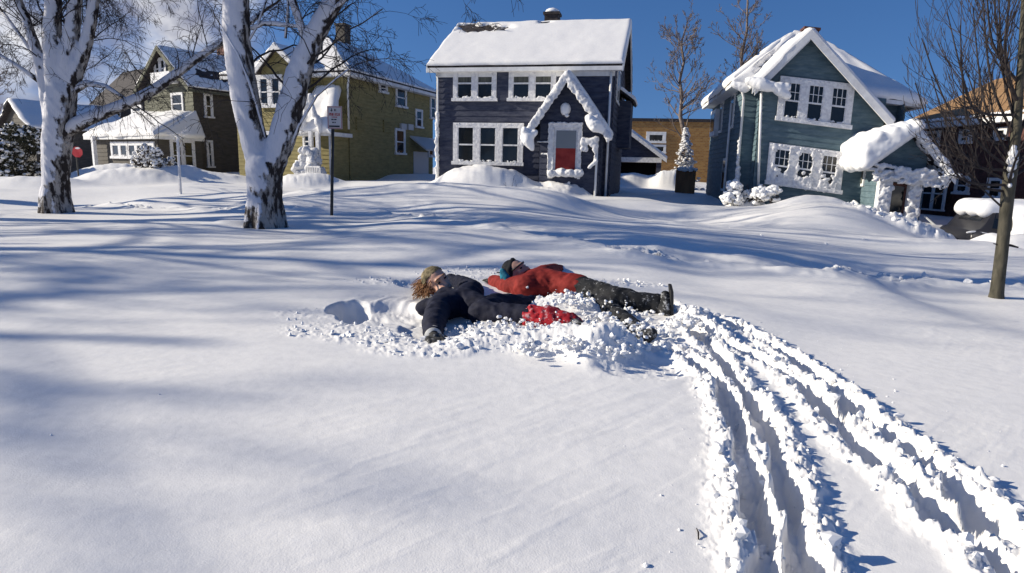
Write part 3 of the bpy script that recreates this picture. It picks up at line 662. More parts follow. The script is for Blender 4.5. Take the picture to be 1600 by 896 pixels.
# hipped roof
ov = .45; pk0 = h.hf(1262, 56, D_ / 2); pk1 = (Wd - pk0[0] * 1.0, pk0[1]); zr = pk0[1]; ru0 = min(pk0[0], Wd / 2 - .3); ru1 = max(Wd - ru0, ru0 + .6)
E = [h.p(-ov, -ov, He), h.p(Wd + ov, -ov, He), h.p(Wd + ov, D_ + ov, He), h.p(-ov, D_ + ov, He)]; K0 = h.p(ru0, D_ / 2, zr); K1 = h.p(ru1, D_ / 2, zr)
mb = MB(); dz = Vector((0, 0, -.12))
mb.add([*E, K0, K1, *(e + dz for e in E)], [(0, 1, 5, 4), (1, 2, 5), (2, 3, 4, 5), (3, 0, 4), (0, 6, 7, 1), (1, 7, 8, 2), (2, 8, 9, 3), (3, 9, 6, 0), (9, 8, 7, 6)])
roof = mb.build('roof', 'shingle', h.root)
sn = MB(); eps = .02
snow_slab(sn, E[3], E[0], K0 + h.V * -.01, K0 + h.V * .01, .20, .10, 40, 30, 7, holes=[(.80, .62, .07, .22), (.62, .5, .05, .16), (.9, .35, .03, .12)], wav=.9, sag=.15)
snow_slab(sn, E[0], E[1], K1, K0, .20, .08, 60, 30, 8, holes=[(.13, .35, .07, .28), (.21, .62, .06, .2)], wav=.9, sag=.2)
snow_slab(sn, E[1], E[2], K1 + h.V * .01, K1 - h.V * .01, .16, .06, 40, 24, 9); snow_slab(sn, E[2], E[3], K0, K1, .16, .06, 40, 24, 10)
sn.build('snow_cover', 'snow', roof, True)
mb = MB(); h.box(mb, -ov, Wd + ov, -ov - .03, -ov + .12, He - .24, He - .10); h.box(mb, -ov - .03, -ov + .12, -ov, D_ + ov, He - .245, He - .105); h.box(mb, Wd + ov - .12, Wd + ov + .03, -ov, D_ + ov, He - .245, He - .105)
h.box(mb, -ov + .12, Wd + ov - .12, -ov + .12, -.03, He - .23, He - .19); h.box(mb, -ov + .12, -.03, -.03, D_, He - .23, He - .19); mb.build('eaves_trim', 'white', h.root)
# front gable
vg = -.62; gv = vg - .34
gu, gw = h.hf(1268, 46, gv); lu, lw = h.hf(1176, 132, gv); ru, rw = h.hf(1396, 190, gv); hl = (gw - lw) / (gu - lu); hr = (gw - rw) / (ru - gu)
a_l = h.hf(1190, 140, vg)[0]
mb = MB()
h.boards(mb, 'f', vg, -1.5, lw + .1, lambda w: (a_l, min(ru - .2, Wd - .3)), .21)
h.boards(mb, 'f', vg, lw + .1, gw - .2, lambda w: (max(a_l, gu - (gw - .15 - w) / hl), max(max(a_l, gu - (gw - .15 - w) / hl), min(ru - .2, gu + (gw - .15 - w) / hr))), .21)
h.boards(mb, 'l', a_l, -1.5, lw, lambda w: (vg, 0), .21); h.boards(mb, 'r', Wd - .3, -1.5, lw, lambda w: (vg, 0), .21); mb.build('gable_wall', 'teal', h.root)
mb = MB(); vb2 = D_ / 2
h.slab(mb, h.p(lu, vb2, lw), h.p(lu, gv, lw), h.p(gu, gv, gw), h.p(gu, vb2, gw), .1); h.slab(mb, h.p(ru, gv, rw), h.p(ru, vb2, rw), h.p(gu, vb2, gw), h.p(gu, gv, gw), .1); gr = mb.build('gable_roof', 'shingle', h.root)
sn = MB(); snow_slab(sn, h.p(lu, vb2, lw), h.p(lu, gv, lw), h.p(gu, gv, gw), h.p(gu, vb2, gw), .18, .08, 40, 40, 11, sag=.25, wav=.8); snow_slab(sn, h.p(ru, gv, rw), h.p(ru, vb2, rw), h.p(gu, vb2, gw), h.p(gu, gv, gw), .14, .03, 30, 40, 12, wav=.3)
sn.build('snow_cover', 'snow', gr, True)
mb = MB(); h.plank(mb, (lu, lw), (gu, gw), .34, .06, gv - .01); h.plank(mb, (gu, gw), (ru, rw), .34, .06, gv - .01); h.plank(mb, (lu + .1, lw - .12), (gu, gw - .13), .26, .05, gv + .05); bo = mb.build('bargeboard', 'white', h.root)
mb = MB(); caps(mb, [h.p(lu - .15, gv - .05, lw + .12), h.p(lu + .25, gv - .12, lw + .02), h.p(lu + .7, gv - .12, lw - .02), h.p(lu + 1.15, gv - .1, lw + .02)], [.12, .20, .18, .15]); caps(mb, [h.p(lu + .9, gv - .1, lw - .1), h.p(lu + 1.25, gv - .12, lw - .28)], [.2, .12])
q = h.hf(1160, 128, -ov - .1); caps(mb, [h.p(q[0] - .3, -ov - .05, He - .2), h.p(q[0] + .1, -ov - .05, He - .3), h.p(q[0] + .4, -ov - .05, He - .15)], [.10, .15, .12])
remesh('snow_lump', mb, .045, 'snow_clean', gr, 5, .05, 2.6, 4)
cu, cw = h.hf(1266, 46, D_ / 2 - .3); mb = MB(); h.box(mb, cu - .28, cu + .28, D_ / 2 - .6, D_ / 2, cw - 1.2, cw - .08); h.box(mb, cu - .33, cu + .33, D_ / 2 - .66, D_ / 2 + .06, cw - .08, cw + .02); mb.build('chimney', 'dark_brick', roof)
mb = MB(); rg = random.Random(2)
for i in range(22): mb.blob(h.p(cu - .30 + rg.uniform(-.05, .1), D_ / 2 - .62, cw - .15 - rg.uniform(0, .8)), rg.uniform(.08, .16), (.6, .6, 1), .15, 0, rg)
rebuild(mb, 'chimney_snow', 'crust', roof)
h.window(((1219, 119), (1327, 202)), k=vg, cols=3, mun=3, crust=.9, case=.22, seed=4)
h.window(((1202, 223), (1312, 303)), k=vg, cols=3, mun=3, crust=1.0, case=.22, fill=1, seed=5)
q = h.hf(1189, 145, vg); q2 = h.hf(1184, 290, vg); h.pipe([(q[0], vg - .08, q[1]), (q2[0], vg - .08, q2[1])], .05)
h.pipe([(-.25, -.5, He - .15), (.0, -.12, He - .6), (.02, -.12, -.8)], .05)
cm = MB(); snow_line(cm, h.p(0, -.1, 2.6), h.p(0, -.1, .4), .07, 15, .6); snow_line(cm, h.p(.05, -.12, 1.6), h.p(.05, -.12, .4), .10, 16, .6); rebuild(cm, 'corner_snow', 'crust', h.root)
# upper right-hand wall window; side wall window strip
for vv, ww in ((1.6, 3.2), (4.6, 3.2), (2.4, .6)):
    mb = MB(); h.box(mb, -.07, 0, vv, vv + .8, ww, ww + 1.4); o = mb.build('window', 'white', h.root); mb = MB(); h.box(mb, -.076, -.07, vv + .1, vv + .7, ww + .1, ww + 1.3); mb.build('pane', 'glass', o)
h.pipe([(-.1, 2.0, He - .6), (-.1, 2.0, -.8)], .05)
# white box standing in for a sunlit patch of side wall under the eaves
mb = MB(); h.box(mb, -.22, 0, 5.6, 7.2, He - 1.7, He - .5); o = mb.build('bay', 'white', h.root); mb = MB(); h.box(mb, -.24, -.22, 5.8, 7.0, He - 1.5, He - .7); mb.build('pane', 'glass', o)
# porch
vp = -2.0; u0, _ = h.hf(1336, 300, 0); u1 = h.hf(1369, 300, vp)[0]; u0 = (u0 + u1) / 2; pu1 = h.hf(1441, 300, vp)[0]; ev = h.hf(1345, 252, vp)[1]
pgw = h.hf(1413, 200, vp - .4)[1]; pgu = (u0 + pu1) / 2 + .05; le = u0 - .55; re = pu1 + .75; pl = ev - .05; pr_ = ev - .15
mb = MB(); h.boards(mb, 'l', u0, -1.6, ev, lambda w: (vp, 0), .21); h.boards(mb, 'r', pu1, -1.6, ev, lambda w: (vp, 0), .21)
h.boards(mb, 'f', vp, -1.6, pgw - .1, lambda w: ((u0, pu1) if w < ev - .2 else (max(u0, pgu - (pgw - w) * (pgu - le) / (pgw - pl)), min(pu1, pgu + (pgw - w) * (re - pgu) / (pgw - pr_)))), .21); mb.build('porch_wall', 'teal', h.root)
mb = MB(); vf = vp - .5
h.slab(mb, h.p(le, 0, pl), h.p(le, vf, pl), h.p(pgu, vf, pgw), h.p(pgu, 0, pgw), .1); h.slab(mb, h.p(re, vf, pr_), h.p(re, 0, pr_), h.p(pgu, 0, pgw), h.p(pgu, vf, pgw), .1); po = mb.build('porch_roof', 'shingle', h.root)
mb = MB(); h.plank(mb, (le, pl), (pgu, pgw), .24, .06, vf); h.plank(mb, (pgu, pgw), (re, pr_), .24, .06, vf); h.box(mb, le, u0 - .03, vf + .05, -.12, pl - .22, pl - .14); h.box(mb, u0, pu1 + .4, vf + .06, vp - .03, ev - .55, ev - .2); mb.build('bargeboard', 'crust', h.root)
# the great lump of snow on the porch's left slope
mb = MB(); rg = random.Random(19)
L3 = lambda s_, t, z: h.p(le + (pgu - le) * s_, vf + (0 - vf) * t, pl + (pgw - pl) * s_ + z)
for s_ in np.arange(-.08, 1.05, .14):
    for t in np.arange(-.02, 1.0, .16):
        top = (.05 + (pgw - pl) * (1 - s_) * .62 * (1 - .25 * abs(t - .5))) if s_ > .05 else .35 + .4 * (s_ > -.1)
        rr_ = .26 if 0 < t < .9 else .2
        for zz in np.arange(.05 if s_ > -.1 else .05, top + .05, .2): mb.blob(L3(s_ + rg.uniform(-.03, .03), t, zz), rr_ * rg.uniform(.9, 1.1), jit=0, lvl=1)
for t in (.2, .4, .6): mb.blob(L3(-.16, t, .22), .24, jit=0, lvl=1)
mb.blob(L3(-.12, .9, -.05), .15, jit=0); mb.blob(L3(-.1, .95, -.22), .10, jit=0)
remesh('snow_lump', mb, .05, 'snow_clean', po, 14, .03, 1.5, 3)
# crusty branches of snow on the right slope and over the door
mb = MB(); rg = random.Random(12)
for i in range(320):
    s_ = rg.random(); t = rg.random() ** 1.5; p = h.p(re + (pgu - re) * s_, vf + (0 - vf) * t - .05, pr_ + (pgw - pr_) * s_ + rg.uniform(-.05, .10)); mb.blob(p, rg.uniform(.06, .17), (1.3, 1, .6), .2, 0, rg)
for i in range(170): mb.blob(h.p(rg.uniform(u0 - .3, pu1 + .55), vf + rg.uniform(-.05, .1), ev - .02 - rg.uniform(0, .6) ), rg.uniform(.04, .10), (1.5, 1, .5), .2, 0, rg)
rebuild(mb, 'snow_crust', 'crust', po, .04, 2, .03)
du0 = h.hf(1388, 300, vp)[0]; du1 = h.hf(1415, 300, vp)[0]; dw1 = h.hf(1400, 286, vp)[1]
mb = MB(); h.box(mb, du0, du1, vp - .06, vp - .03, -1.2, dw1); o = mb.build('door', 'dark_brick', h.root)
mb = MB(); h.box(mb, du0 + .08, du1 - .08, vp - .068, vp - .06, .75, dw1 - .1); mb.build('upper_glass', 'glass', o)
mb = MB(); mb.blob(h.p(du0 + .3, vp - .1, .68), .1, (3, 1, .7), .2, 0); mb.build('snow_ledge', 'snow_clean', o, True)
for ua, ub in ((du0 - .42, du0), (du1, du1 + .38)):
    mb = MB(); h.box(mb, ua, ub, vp - .3, vp - .03, -1.3, ev - .5); o = mb.build('porch_column', 'crust', h.root); mb = MB()
    for i in range(70): mb.blob(h.p(rg.uniform(ua, ub), vp - .31, rg.uniform(-.8, ev - .4)), rg.uniform(.04, .11), (1, .7, 1.4), .2, 0, rg)
    rebuild(mb, 'snow_crust', 'crust', o, .035, 2, .02)
q0 = h.hs(1341, 262, u0); q1 = h.hs(1351, 292, u0); vv = sorted((q0[0], q1[0])); ww = sorted((q0[1], q1[1]))
mb = MB(); h.box(mb, u0 - .07, u0 - .005, vv[0], vv[1] + .25, ww[0], ww[1]); o = mb.build('window', 'white', h.root); mb = MB(); h.box(mb, u0 - .077, u0 - .07, vv[0] + .1, vv[1] + .15, ww[0] + .1, ww[1] - .1); mb.build('pane', 'blind', o)
mb = MB()
for i in range(60):
    t = rg.random(); mb.blob(h.p(u0 - .35 + rg.uniform(-.35, .25) * (1.1 - t), -1.0 - rg.uniform(-.3, .3), -.6 + t * 1.5), rg.uniform(.10, .22) * (1.2 - .6 * t), (1, 1, 1), .15, 0, rg)
rebuild(mb, 'drifted_snow', 'snow_clean', h.root, .05, 2, .04)
mb = MB()
for k in range(2): A = h.p(pu1 + .05 - k * 0, vp - .3 - k * 0, .75 - k * .25); B = h.p(pu1 + 1.25, vp - 1.2, -.35 - k * .25); mb.tube([A, B], [.035, .035], 6)
mb.tube([h.p(pu1 + 1.25, vp - 1.2, -.3), h.p(pu1 + 1.25, vp - 1.2, -1.4)], [.04, .04], 6); mb.build('stair_rail', 'grey_metal', h.root)
teal = h

# ================================================================== yellow house
h = House('yellow_house', 547, 282, 32, 20, 'mustard yellow clapboard house behind the parking sign, with hipped roof and small snowy porch')
Wd = 7.0; He = h.hf(548, 112)[1]; D_ = h.hs(676, 200, 0)[0]
mb = MB(); u0 = -Wd
h.boards(mb, 'f', 0, -1, He, lambda w: (-Wd, 0), .2); h.boards(mb, 'r', 0, -1, He, lambda w: (0, D_), .2); h.boards(mb, 'l', -Wd, -1, He, lambda w: (0, D_), .2); h.boards(mb, 'b', D_, -1, He, lambda w: (-Wd, 0), .2); mb.build('wall', 'yellow', h.root)
ov = .5; k0 = h.hf(516, 60, 3.2); zr = k0[1]; ku = -Wd / 2
E = [h.p(-Wd - ov, -ov, He), h.p(ov, -ov, He), h.p(ov, D_ + ov, He), h.p(-Wd - ov, D_ + ov, He)]; K0 = h.p(ku, 3.4, zr); K1 = h.p(ku, D_ - 3.4, zr)
mb = MB(); mb.add([*E, K0, K1, *(e + Vector((0, 0, -.15)) for e in E)], [(0, 1, 4), (1, 2, 5, 4), (2, 3, 5), (3, 0, 4, 5), (0, 6, 7, 1), (1, 7, 8, 2), (2, 8, 9, 3), (3, 9, 6, 0), (9, 8, 7, 6)]); roof = mb.build('roof', 'shingle', h.root)
sn = MB(); x_ = h.U * .01
snow_slab(sn, E[0], E[1], K0 + x_, K0 - x_, .13, .03, 40, 24, 21); snow_slab(sn, E[1], E[2], K1, K0, .08, .03, 70, 24, 22, holes=[(.55, .62, .10, .10), (.35, .3, .05, .08), (.75, .4, .06, .05)]); snow_slab(sn, E[3], E[0], K0, K1, .10, .03, 40, 20, 23)
sn.build('snow_cover', 'snow', roof, True)
mb = MB(); h.box(mb, -Wd - ov, ov, -ov - .03, -ov + .05, He - .26, He - .1); h.box(mb, ov - .05, ov + .03, -ov, D_ + ov, He - .26, He - .1); h.box(mb, .03, ov - .05, -.03, D_ + ov, He - .25, He - .2); h.box(mb, -Wd, ov - .05, -ov + .05, -.03, He - .25, He - .2); mb.build('eaves_trim', 'white', h.root)
# front gable (left)
gv = -.8; gu, gw = h.hf(429, 68, gv - .3); lu, lw = h.hf(396, 112, gv - .3); ru, rw = h.hf(474, 112, gv - .3); ru = 2 * gu - lu if 2 * gu - lu > ru else ru
mb = MB(); h.boards(mb, 'f', gv, -1, gw - .15, lambda w: ((lu + .25, ru - .25) if w < lw else (gu - (gw - .1 - w) * (gu - lu) / (gw - lw), max(gu - (gw - .1 - w) * (gu - lu) / (gw - lw), gu + (gw - .1 - w) * (ru - gu) / (gw - rw)))), .2)
h.boards(mb, 'r', ru - .25, -1, lw, lambda w: (gv, 0), .2); h.boards(mb, 'l', lu + .25, -1, lw, lambda w: (gv, 0), .2); mb.build('gable_wall', 'yellow', h.root)
mb = MB(); vf = gv - .35; h.slab(mb, h.p(lu, 4, lw), h.p(lu, vf, lw), h.p(gu, vf, gw), h.p(gu, 4, gw), .1); h.slab(mb, h.p(ru, vf, rw), h.p(ru, 4, rw), h.p(gu, 4, gw), h.p(gu, vf, gw), .1); gr = mb.build('gable_roof', 'shingle', h.root)
sn = MB(); snow_slab(sn, h.p(lu, 4, lw), h.p(lu, vf, lw), h.p(gu, vf, gw), h.p(gu, 4, gw), .12, .04, 24, 24, 24); snow_slab(sn, h.p(ru, vf, rw), h.p(ru, 4, rw), h.p(gu, 4, gw), h.p(gu, vf, gw), .08, .04, 24, 24, 25); sn.build('snow_cover', 'snow', gr, True)
mb = MB(); h.plank(mb, (lu, lw), (gu, gw), .26, .06, vf); h.plank(mb, (gu, gw), (ru, rw), .26, .06, vf); mb.build('bargeboard', 'crust', h.root)
h.window(((402, 118), (444, 168)), k=gv, cols=2, case=.2, crust=1, seed=11)
h.window(((402, 205), (430, 260)), k=gv, cols=1, case=.2, crust=1, seed=12)
# porch
vp = -1.5; pu0 = h.hf(458, 240, vp)[0]; pw_ = h.hf(500, 206, vp)[1]; ptop = h.hf(500, 140, vp + 1.5)[1]
mb = MB(); wl = h.hf(502, 240, vp)[0]; h.boards(mb, 'f', vp, -1, pw_, lambda w: (wl, -.05), .2); h.boards(mb, 'r', -.05, -1, pw_, lambda w: (vp, 0), .2); h.boards(mb, 'l', wl, -1, pw_, lambda w: (vp, 0), .2); mb.build('porch_wall', 'yellow', h.root)
mb = MB(); A, B = h.p(pu0, vp - .35, pw_), h.p(.25, vp - .35, pw_); C_, D2 = h.p(-.5, 0, ptop), h.p(pu0 + .5, 0, ptop); h.slab(mb, A, B, C_, D2, .12); mb.hexa([h.p(pu0 + .05, vp - .3, pw_ - .2), h.p(.2, vp - .3, pw_ - .2), h.p(.2, 0, pw_ - .2), h.p(pu0 + .05, 0, pw_ - .2), h.p(pu0 + .05, vp - .3, pw_ - .02), h.p(.2, vp - .3, pw_ - .02), h.p(.2, 0, pw_ - .02), h.p(pu0 + .05, 0, pw_ - .02)]); po = mb.build('porch_roof', 'white', h.root)
mb = MB(); snow_slab(mb, A, B, C_, D2, .28, .12, 40, 24, 31, wav=.7, sag=.1); mb.build('snow_cover', 'snow', po, True)
eg = MB(); q0 = h.hf(470, 205, vp - .5); q1 = h.hf(484, 150, vp - .5); q2 = h.hf(500, 203, vp - .5)
for A2, B2 in ((q0, q1), (q1, q2)): h.plank(eg, A2, B2, .22, .1, vp - .45)
eo = eg.build('entrance_gable', 'crust', h.root); cm = MB(); snow_line(cm, h.p(q0[0], vp - .5, q0[1]), h.p(q1[0], vp - .5, q1[1]), .16, 1); snow_line(cm, h.p(q1[0], vp - .5, q1[1]), h.p(q2[0], vp - .5, q2[1]), .16, 2); rebuild(cm, 'snow_crust', 'crust', eo, .05)
for px in (487, 498):
    q = h.hf(px, 240, vp - .4); mb = MB(); h.box(mb, q[0] - .09, q[0] + .09, vp - .5, vp - .35, -.6, pw_); mb.build('porch_column', 'crust', h.root)
h.window(((474, 210), (489, 232)), k=vp + .6, cols=1, case=.1, crust=.8, seed=13, parent=h.root)
mb = MB(); rg = random.Random(44)
for i in range(330):
    yy_ = 228 + 60 * rg.random() ** .6; px = 488 + rg.uniform(-1, 1) * (7 + (yy_ - 228) * .28); q = h.hf(px, yy_, vp - .6); mb.blob(h.p(q[0], vp - .5 - rg.uniform(0, .7), q[1]), rg.uniform(.05, .17), (1, 1, .8), .3, 0, rg)
rebuild(mb, 'drifted_snow', 'crust', h.root, .06, 2, .06)
mb = MB(); q0 = h.hf(478, 262, vp - 1.4); q1 = h.hf(500, 262, vp - 1.4)
for w_ in (q0[1], q0[1] - .7): h.box(mb, q0[0], q1[0], vp - 1.43, vp - 1.37, w_, w_ + .08)
for i in range(9): u = q0[0] + (q1[0] - q0[0]) * i / 8; h.box(mb, u - .025, u + .025, vp - 1.42, vp - 1.38, q0[1] - .7, q0[1])
mb.build('porch_railing', 'crust', h.root)
h.pipe([(.3, -.35, He - .2), (.06, -.1, He - .8), (.06, -.1, pw_ + .2)], .05); h.pipe([(.02, vp - .1, pw_ - .1), (.02, vp - .1, -.6)], .055)
for r_, cc_ in (((591, 128), (604, 147)), ((617, 136), (634, 170)), ((648, 170), (659, 201)), ((671, 150), (679, 187)), ((616, 200), (632, 242)), ((668, 216), (678, 246))):
    pass
for r_ in (((591, 128), (604, 147)), ((617, 134), (634, 170)), ((648, 170), (659, 201)), ((671, 150), (680, 187)), ((616, 200), (632, 242)), ((668, 216), (677, 246))):
    h.window(r_, face='r', k=0, cols=1, case=.14, crust=.25, seed=14, trim='white')
for a_, b_ in (((555, 182), (568, 205)), ((598, 187), (611, 208))):
    q0 = h.hs(*a_, 0); q1 = h.hs(*b_, 0); mb = MB(); v0, v1 = sorted((q0[0], q1[0])); w0, w1 = sorted((q0[1], q1[1]))
    n = 5
    for i in range(n): h.box(mb, .01, .09, v0, v1, w0 + (w1 - w0) * i / n, w0 + (w1 - w0) * (i + .8) / n)
    o = mb.build('shutter', 'yellow', h.root); o['label'] = 'pale yellow louvred panel'
for a_, b_ in (((624, 193), (632, 203)), ((635, 194), (643, 204))):
    q0 = h.hs(*a_, 0); q1 = h.hs(*b_, 0); mb = MB(); v0, v1 = sorted((q0[0], q1[0])); w0, w1 = sorted((q0[1], q1[1])); h.box(mb, .01, .15, v0, v1, w0, w1); mb.build('meter_box', 'grey_metal', h.root)
q0 = h.hs(640, 212, 0); q1 = h.hs(672, 236, 0); mb = MB(); v0, v1 = sorted((q0[0], q1[0])); w1 = q0[1]; mb.hexa([h.p(0, v0, w1 - .1), h.p(1.1, v0, w1 - .85), h.p(1.1, v1, w1 - .85), h.p(0, v1, w1 - .1), h.p(0, v0, w1), h.p(1.1, v0, w1 - .75), h.p(1.1, v1, w1 - .75), h.p(0, v1, w1)]); mb.build('door_awning', 'grey_metal', h.root)
mb = MB(); h.box(mb, 0, .05, v0 + .4, v1 - .3, w1 - 3.0, w1 - .9); mb.build('side_door', 'grey_metal', h.root)
cu = h.hf(536, 50, 5.2); mb = MB(); h.box(mb, cu[0] - .3, cu[0] + .3, 4.9, 5.5, cu[1] - 1.5, cu[1] + .3); h.box(mb, cu[0] - .36, cu[0] + .36, 4.84, 5.56, cu[1] + .3, cu[1] + .4); mb.build('chimney', 'taupe', roof)

# ================================================================== sage green house with sun porch
h = House('sage_house', 310, 272, 39, 33, 'sage green gabled house with a glazed grey-brown sun porch behind the left birch')
Wd = 5.6; He = h.hf(312, 135)[1]; D_ = 9.0
mb = MB(); h.boards(mb, 'f', 0, 2.6, He, lambda w: (-Wd, 0), .24)
gu, gw = h.hf(243, 72, -.4); lu, lw = -Wd - .35, He - .05; ru, rw = .35, He - .05; gu = -Wd / 2; 
h.boards(mb, 'f', 0, He, gw - .15, lambda w: (gu - (gw - .1 - w) * (Wd / 2) / (gw - He), max(gu - (gw - .1 - w) * (Wd / 2) / (gw - He), gu + (gw - .1 - w) * (Wd / 2) / (gw - He))), .24)
mb.build('wall', 'sage', h.root)
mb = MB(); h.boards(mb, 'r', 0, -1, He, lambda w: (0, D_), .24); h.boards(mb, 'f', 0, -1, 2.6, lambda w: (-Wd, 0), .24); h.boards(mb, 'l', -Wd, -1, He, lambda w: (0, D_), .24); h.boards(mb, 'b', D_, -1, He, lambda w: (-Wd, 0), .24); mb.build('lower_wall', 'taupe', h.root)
mb = MB(); vf = -.45; h.slab(mb, h.p(lu, D_ + .3, lw), h.p(lu, vf, lw), h.p(gu, vf, gw), h.p(gu, D_ + .3, gw), .12); h.slab(mb, h.p(ru, vf, rw), h.p(ru, D_ + .3, rw), h.p(gu, D_ + .3, gw), h.p(gu, vf, gw), .12); roof = mb.build('roof', 'shingle', h.root)
sn = MB(); snow_slab(sn, h.p(lu, D_ + .3, lw), h.p(lu, vf, lw), h.p(gu, vf, gw), h.p(gu, D_ + .3, gw), .12, .04, 30, 24, 41); snow_slab(sn, h.p(ru, vf, rw), h.p(ru, D_ + .3, rw), h.p(gu, D_ + .3, gw), h.p(gu, vf, gw), .06, .02, 50, 30, 42, holes=[(.3, .4, .2, .15), (.6, .6, .15, .2), (.75, .2, .1, .12)]); sn.build('snow_cover', 'snow', roof, True)
mb = MB(); h.plank(mb, (lu, lw), (gu, gw), .3, .06, vf); h.plank(mb, (gu, gw), (ru, rw), .3, .06, vf); h.box(mb, ru - .05, ru + .03, vf, D_ + .3, rw - .28, rw - .12); mb.build('bargeboard', 'sage', h.root)
o = h.window(((241, 92), (262, 122)), k=0, cols=2, case=.2, crust=.8, seed=15)
mb = MB(); q0 = h.hf(238, 128, -.5); q1 = h.hf(268, 128, -.5); h.box(mb, q0[0], q1[0], -.6, 0, q0[1] - .15, q0[1]); h.box(mb, q0[0], q1[0], -.6, -.55, q0[1], q0[1] + .5); mb.build('attic_balcony', 'crust', h.root)
h.window(((268, 146), (289, 178)), k=0, cols=1, case=.15, crust=.4, seed=16)
h.window(((206, 165), (224, 182)), k=0, cols=1, case=.2, crust=.5, seed=17)
h.window(((317, 146), (333, 185)), face='r', k=0, cols=1, case=.13, crust=.2, seed=18)
h.window(((321, 219), (334, 262)), face='r', k=0, cols=1, case=.13, crust=.2, seed=19)
cq = h.hs(352, 66, -1.0); mb = MB(); q0 = h.hf(344, 100, 5.0); q1 = h.hf(362, 100, 5.0); top = h.hf(352, 64, 5.0)[1]; h.box(mb, q0[0], q1[0], 4.8, 5.6, top - 3.5, top); mb.build('chimney', 'dark_brick', roof)
# sun porch
cu_, _ = h.hf(248, 240, -2.6); vp = -2.6; pe = h.hf(248, 212, vp)[1]; pt = h.hf(232, 180, 0)[1]; pl = h.hf(146, 240, vp)[0]; pR = cu_
sr = h.hs(248, 240, cu_)
mb = MB(); h.boards(mb, 'f', vp, -1, pe, lambda w: (pl, pR), .24); h.boards(mb, 'r', pR, -1, pe, lambda w: (vp, 0), .24); h.boards(mb, 'l', pl, -1, pe, lambda w: (vp, 0), .24); mb.build('sun_porch_wall', 'taupe', h.root)
o_ = .35; A, B, C_, D2 = h.p(pl - o_, vp - o_, pe), h.p(pR + o_, vp - o_, pe), h.p(pR - .6, 0, pt), h.p(pl + .9, 0, pt); Rb = h.p(pR + o_, .0, pe); Lb = h.p(pl - o_, 0, pe)
mb = MB(); mb.add([A, B, C_, D2, Rb, Lb, A - Vector((0, 0, .2)), B - Vector((0, 0, .2)), Rb - Vector((0, 0, .2)), Lb - Vector((0, 0, .2))], [(0, 1, 2, 3), (1, 4, 2), (5, 0, 3), (0, 6, 7, 1), (1, 7, 8, 4), (5, 9, 6, 0), (9, 8, 7, 6)]); po = mb.build('sun_porch_roof', 'white', h.root)
sn = MB(); snow_slab(sn, A, B, C_, D2, .28, .08, 50, 24, 43, wav=.8); snow_slab(sn, B, Rb, C_ + h.U * .02, C_, .2, .06, 24, 16, 44, wav=.8); sn.build('snow_cover', 'snow', po, True)
h.window(((174, 222), (244, 249)), k=vp, cols=5, rows=1, case=.22, crust=.9, seed=20)
h.window(((264, 218), (306, 267)), face='r', k=pR, cols=2, case=.15, crust=.3, seed=21)
mb = MB(); q = h.hf(147, 230, vp - .5); h.box(mb, q[0] - .12, q[0] + .12, vp - .6, vp - .4, -.6, pe); mb.build('porch_column', 'crust', h.root)

# ================================================================== far left houses
h = House('white_gabled_house', 62, 286, 50, 35, 'pale house with a dark snow-edged gable behind the hedge at the far left')
He = h.hf(62, 196)[1]; Wd = 6.5; D_ = 7; gw = h.hf(50, 152, -.3)[1]; gu = -Wd / 2
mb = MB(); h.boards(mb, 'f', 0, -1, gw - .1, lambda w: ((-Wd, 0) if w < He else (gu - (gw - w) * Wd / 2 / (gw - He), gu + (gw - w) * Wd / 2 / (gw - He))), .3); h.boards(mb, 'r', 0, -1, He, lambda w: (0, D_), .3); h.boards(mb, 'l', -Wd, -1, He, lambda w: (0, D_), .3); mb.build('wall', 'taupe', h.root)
mb = MB(); h.slab(mb, h.p(-Wd - .4, D_, He - .2), h.p(-Wd - .4, -.4, He - .2), h.p(gu, -.4, gw), h.p(gu, D_, gw)); h.slab(mb, h.p(.4, -.4, He - .2), h.p(.4, D_, He - .2), h.p(gu, D_, gw), h.p(gu, -.4, gw)); roof = mb.build('roof', 'shingle', h.root)
sn = MB(); snow_slab(sn, h.p(-Wd - .4, D_, He - .2), h.p(-Wd - .4, -.4, He - .2), h.p(gu, -.4, gw), h.p(gu, D_, gw), .25, .1, 20, 20, 51); snow_slab(sn, h.p(.4, -.4, He - .2), h.p(.4, D_, He - .2), h.p(gu, D_, gw), h.p(gu, -.4, gw), .2, .1, 20, 20, 52); sn.build('snow_cover', 'snow', roof, True)
h.window(((30, 215), (44, 240)), k=0, cols=1, case=.2, crust=.3, trim='white')
h = House('blue_roofed_house', 196, 272, 58, 38, 'distant house with a shaded blue snowy roof between the left birch and sage house')
He = h.hf(190, 172)[1]; Wd = 9; D_ = 8; gw = h.hf(160, 120, 4)[1]
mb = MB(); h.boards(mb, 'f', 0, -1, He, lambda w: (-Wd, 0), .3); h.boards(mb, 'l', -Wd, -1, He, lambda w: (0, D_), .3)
for fc, k in (('r', 0),): h.boards(mb, fc, k, -1, gw - .1, lambda w: ((0, D_) if w < He else ((w - He) * D_ / 2 / (gw - He), D_ - (w - He) * D_ / 2 / (gw - He))), .3)
mb.build('wall', 'taupe', h.root); mb = MB(); h.slab(mb, h.p(-Wd - .3, -.4, He - .2), h.p(.3, -.4, He - .2), h.p(.3, D_ / 2, gw), h.p(-Wd - .3, D_ / 2, gw)); h.slab(mb, h.p(.3, D_ + .4, He - .2), h.p(-Wd - .3, D_ + .4, He - .2), h.p(-Wd - .3, D_ / 2, gw), h.p(.3, D_ / 2, gw)); roof = mb.build('roof', 'shingle', h.root)
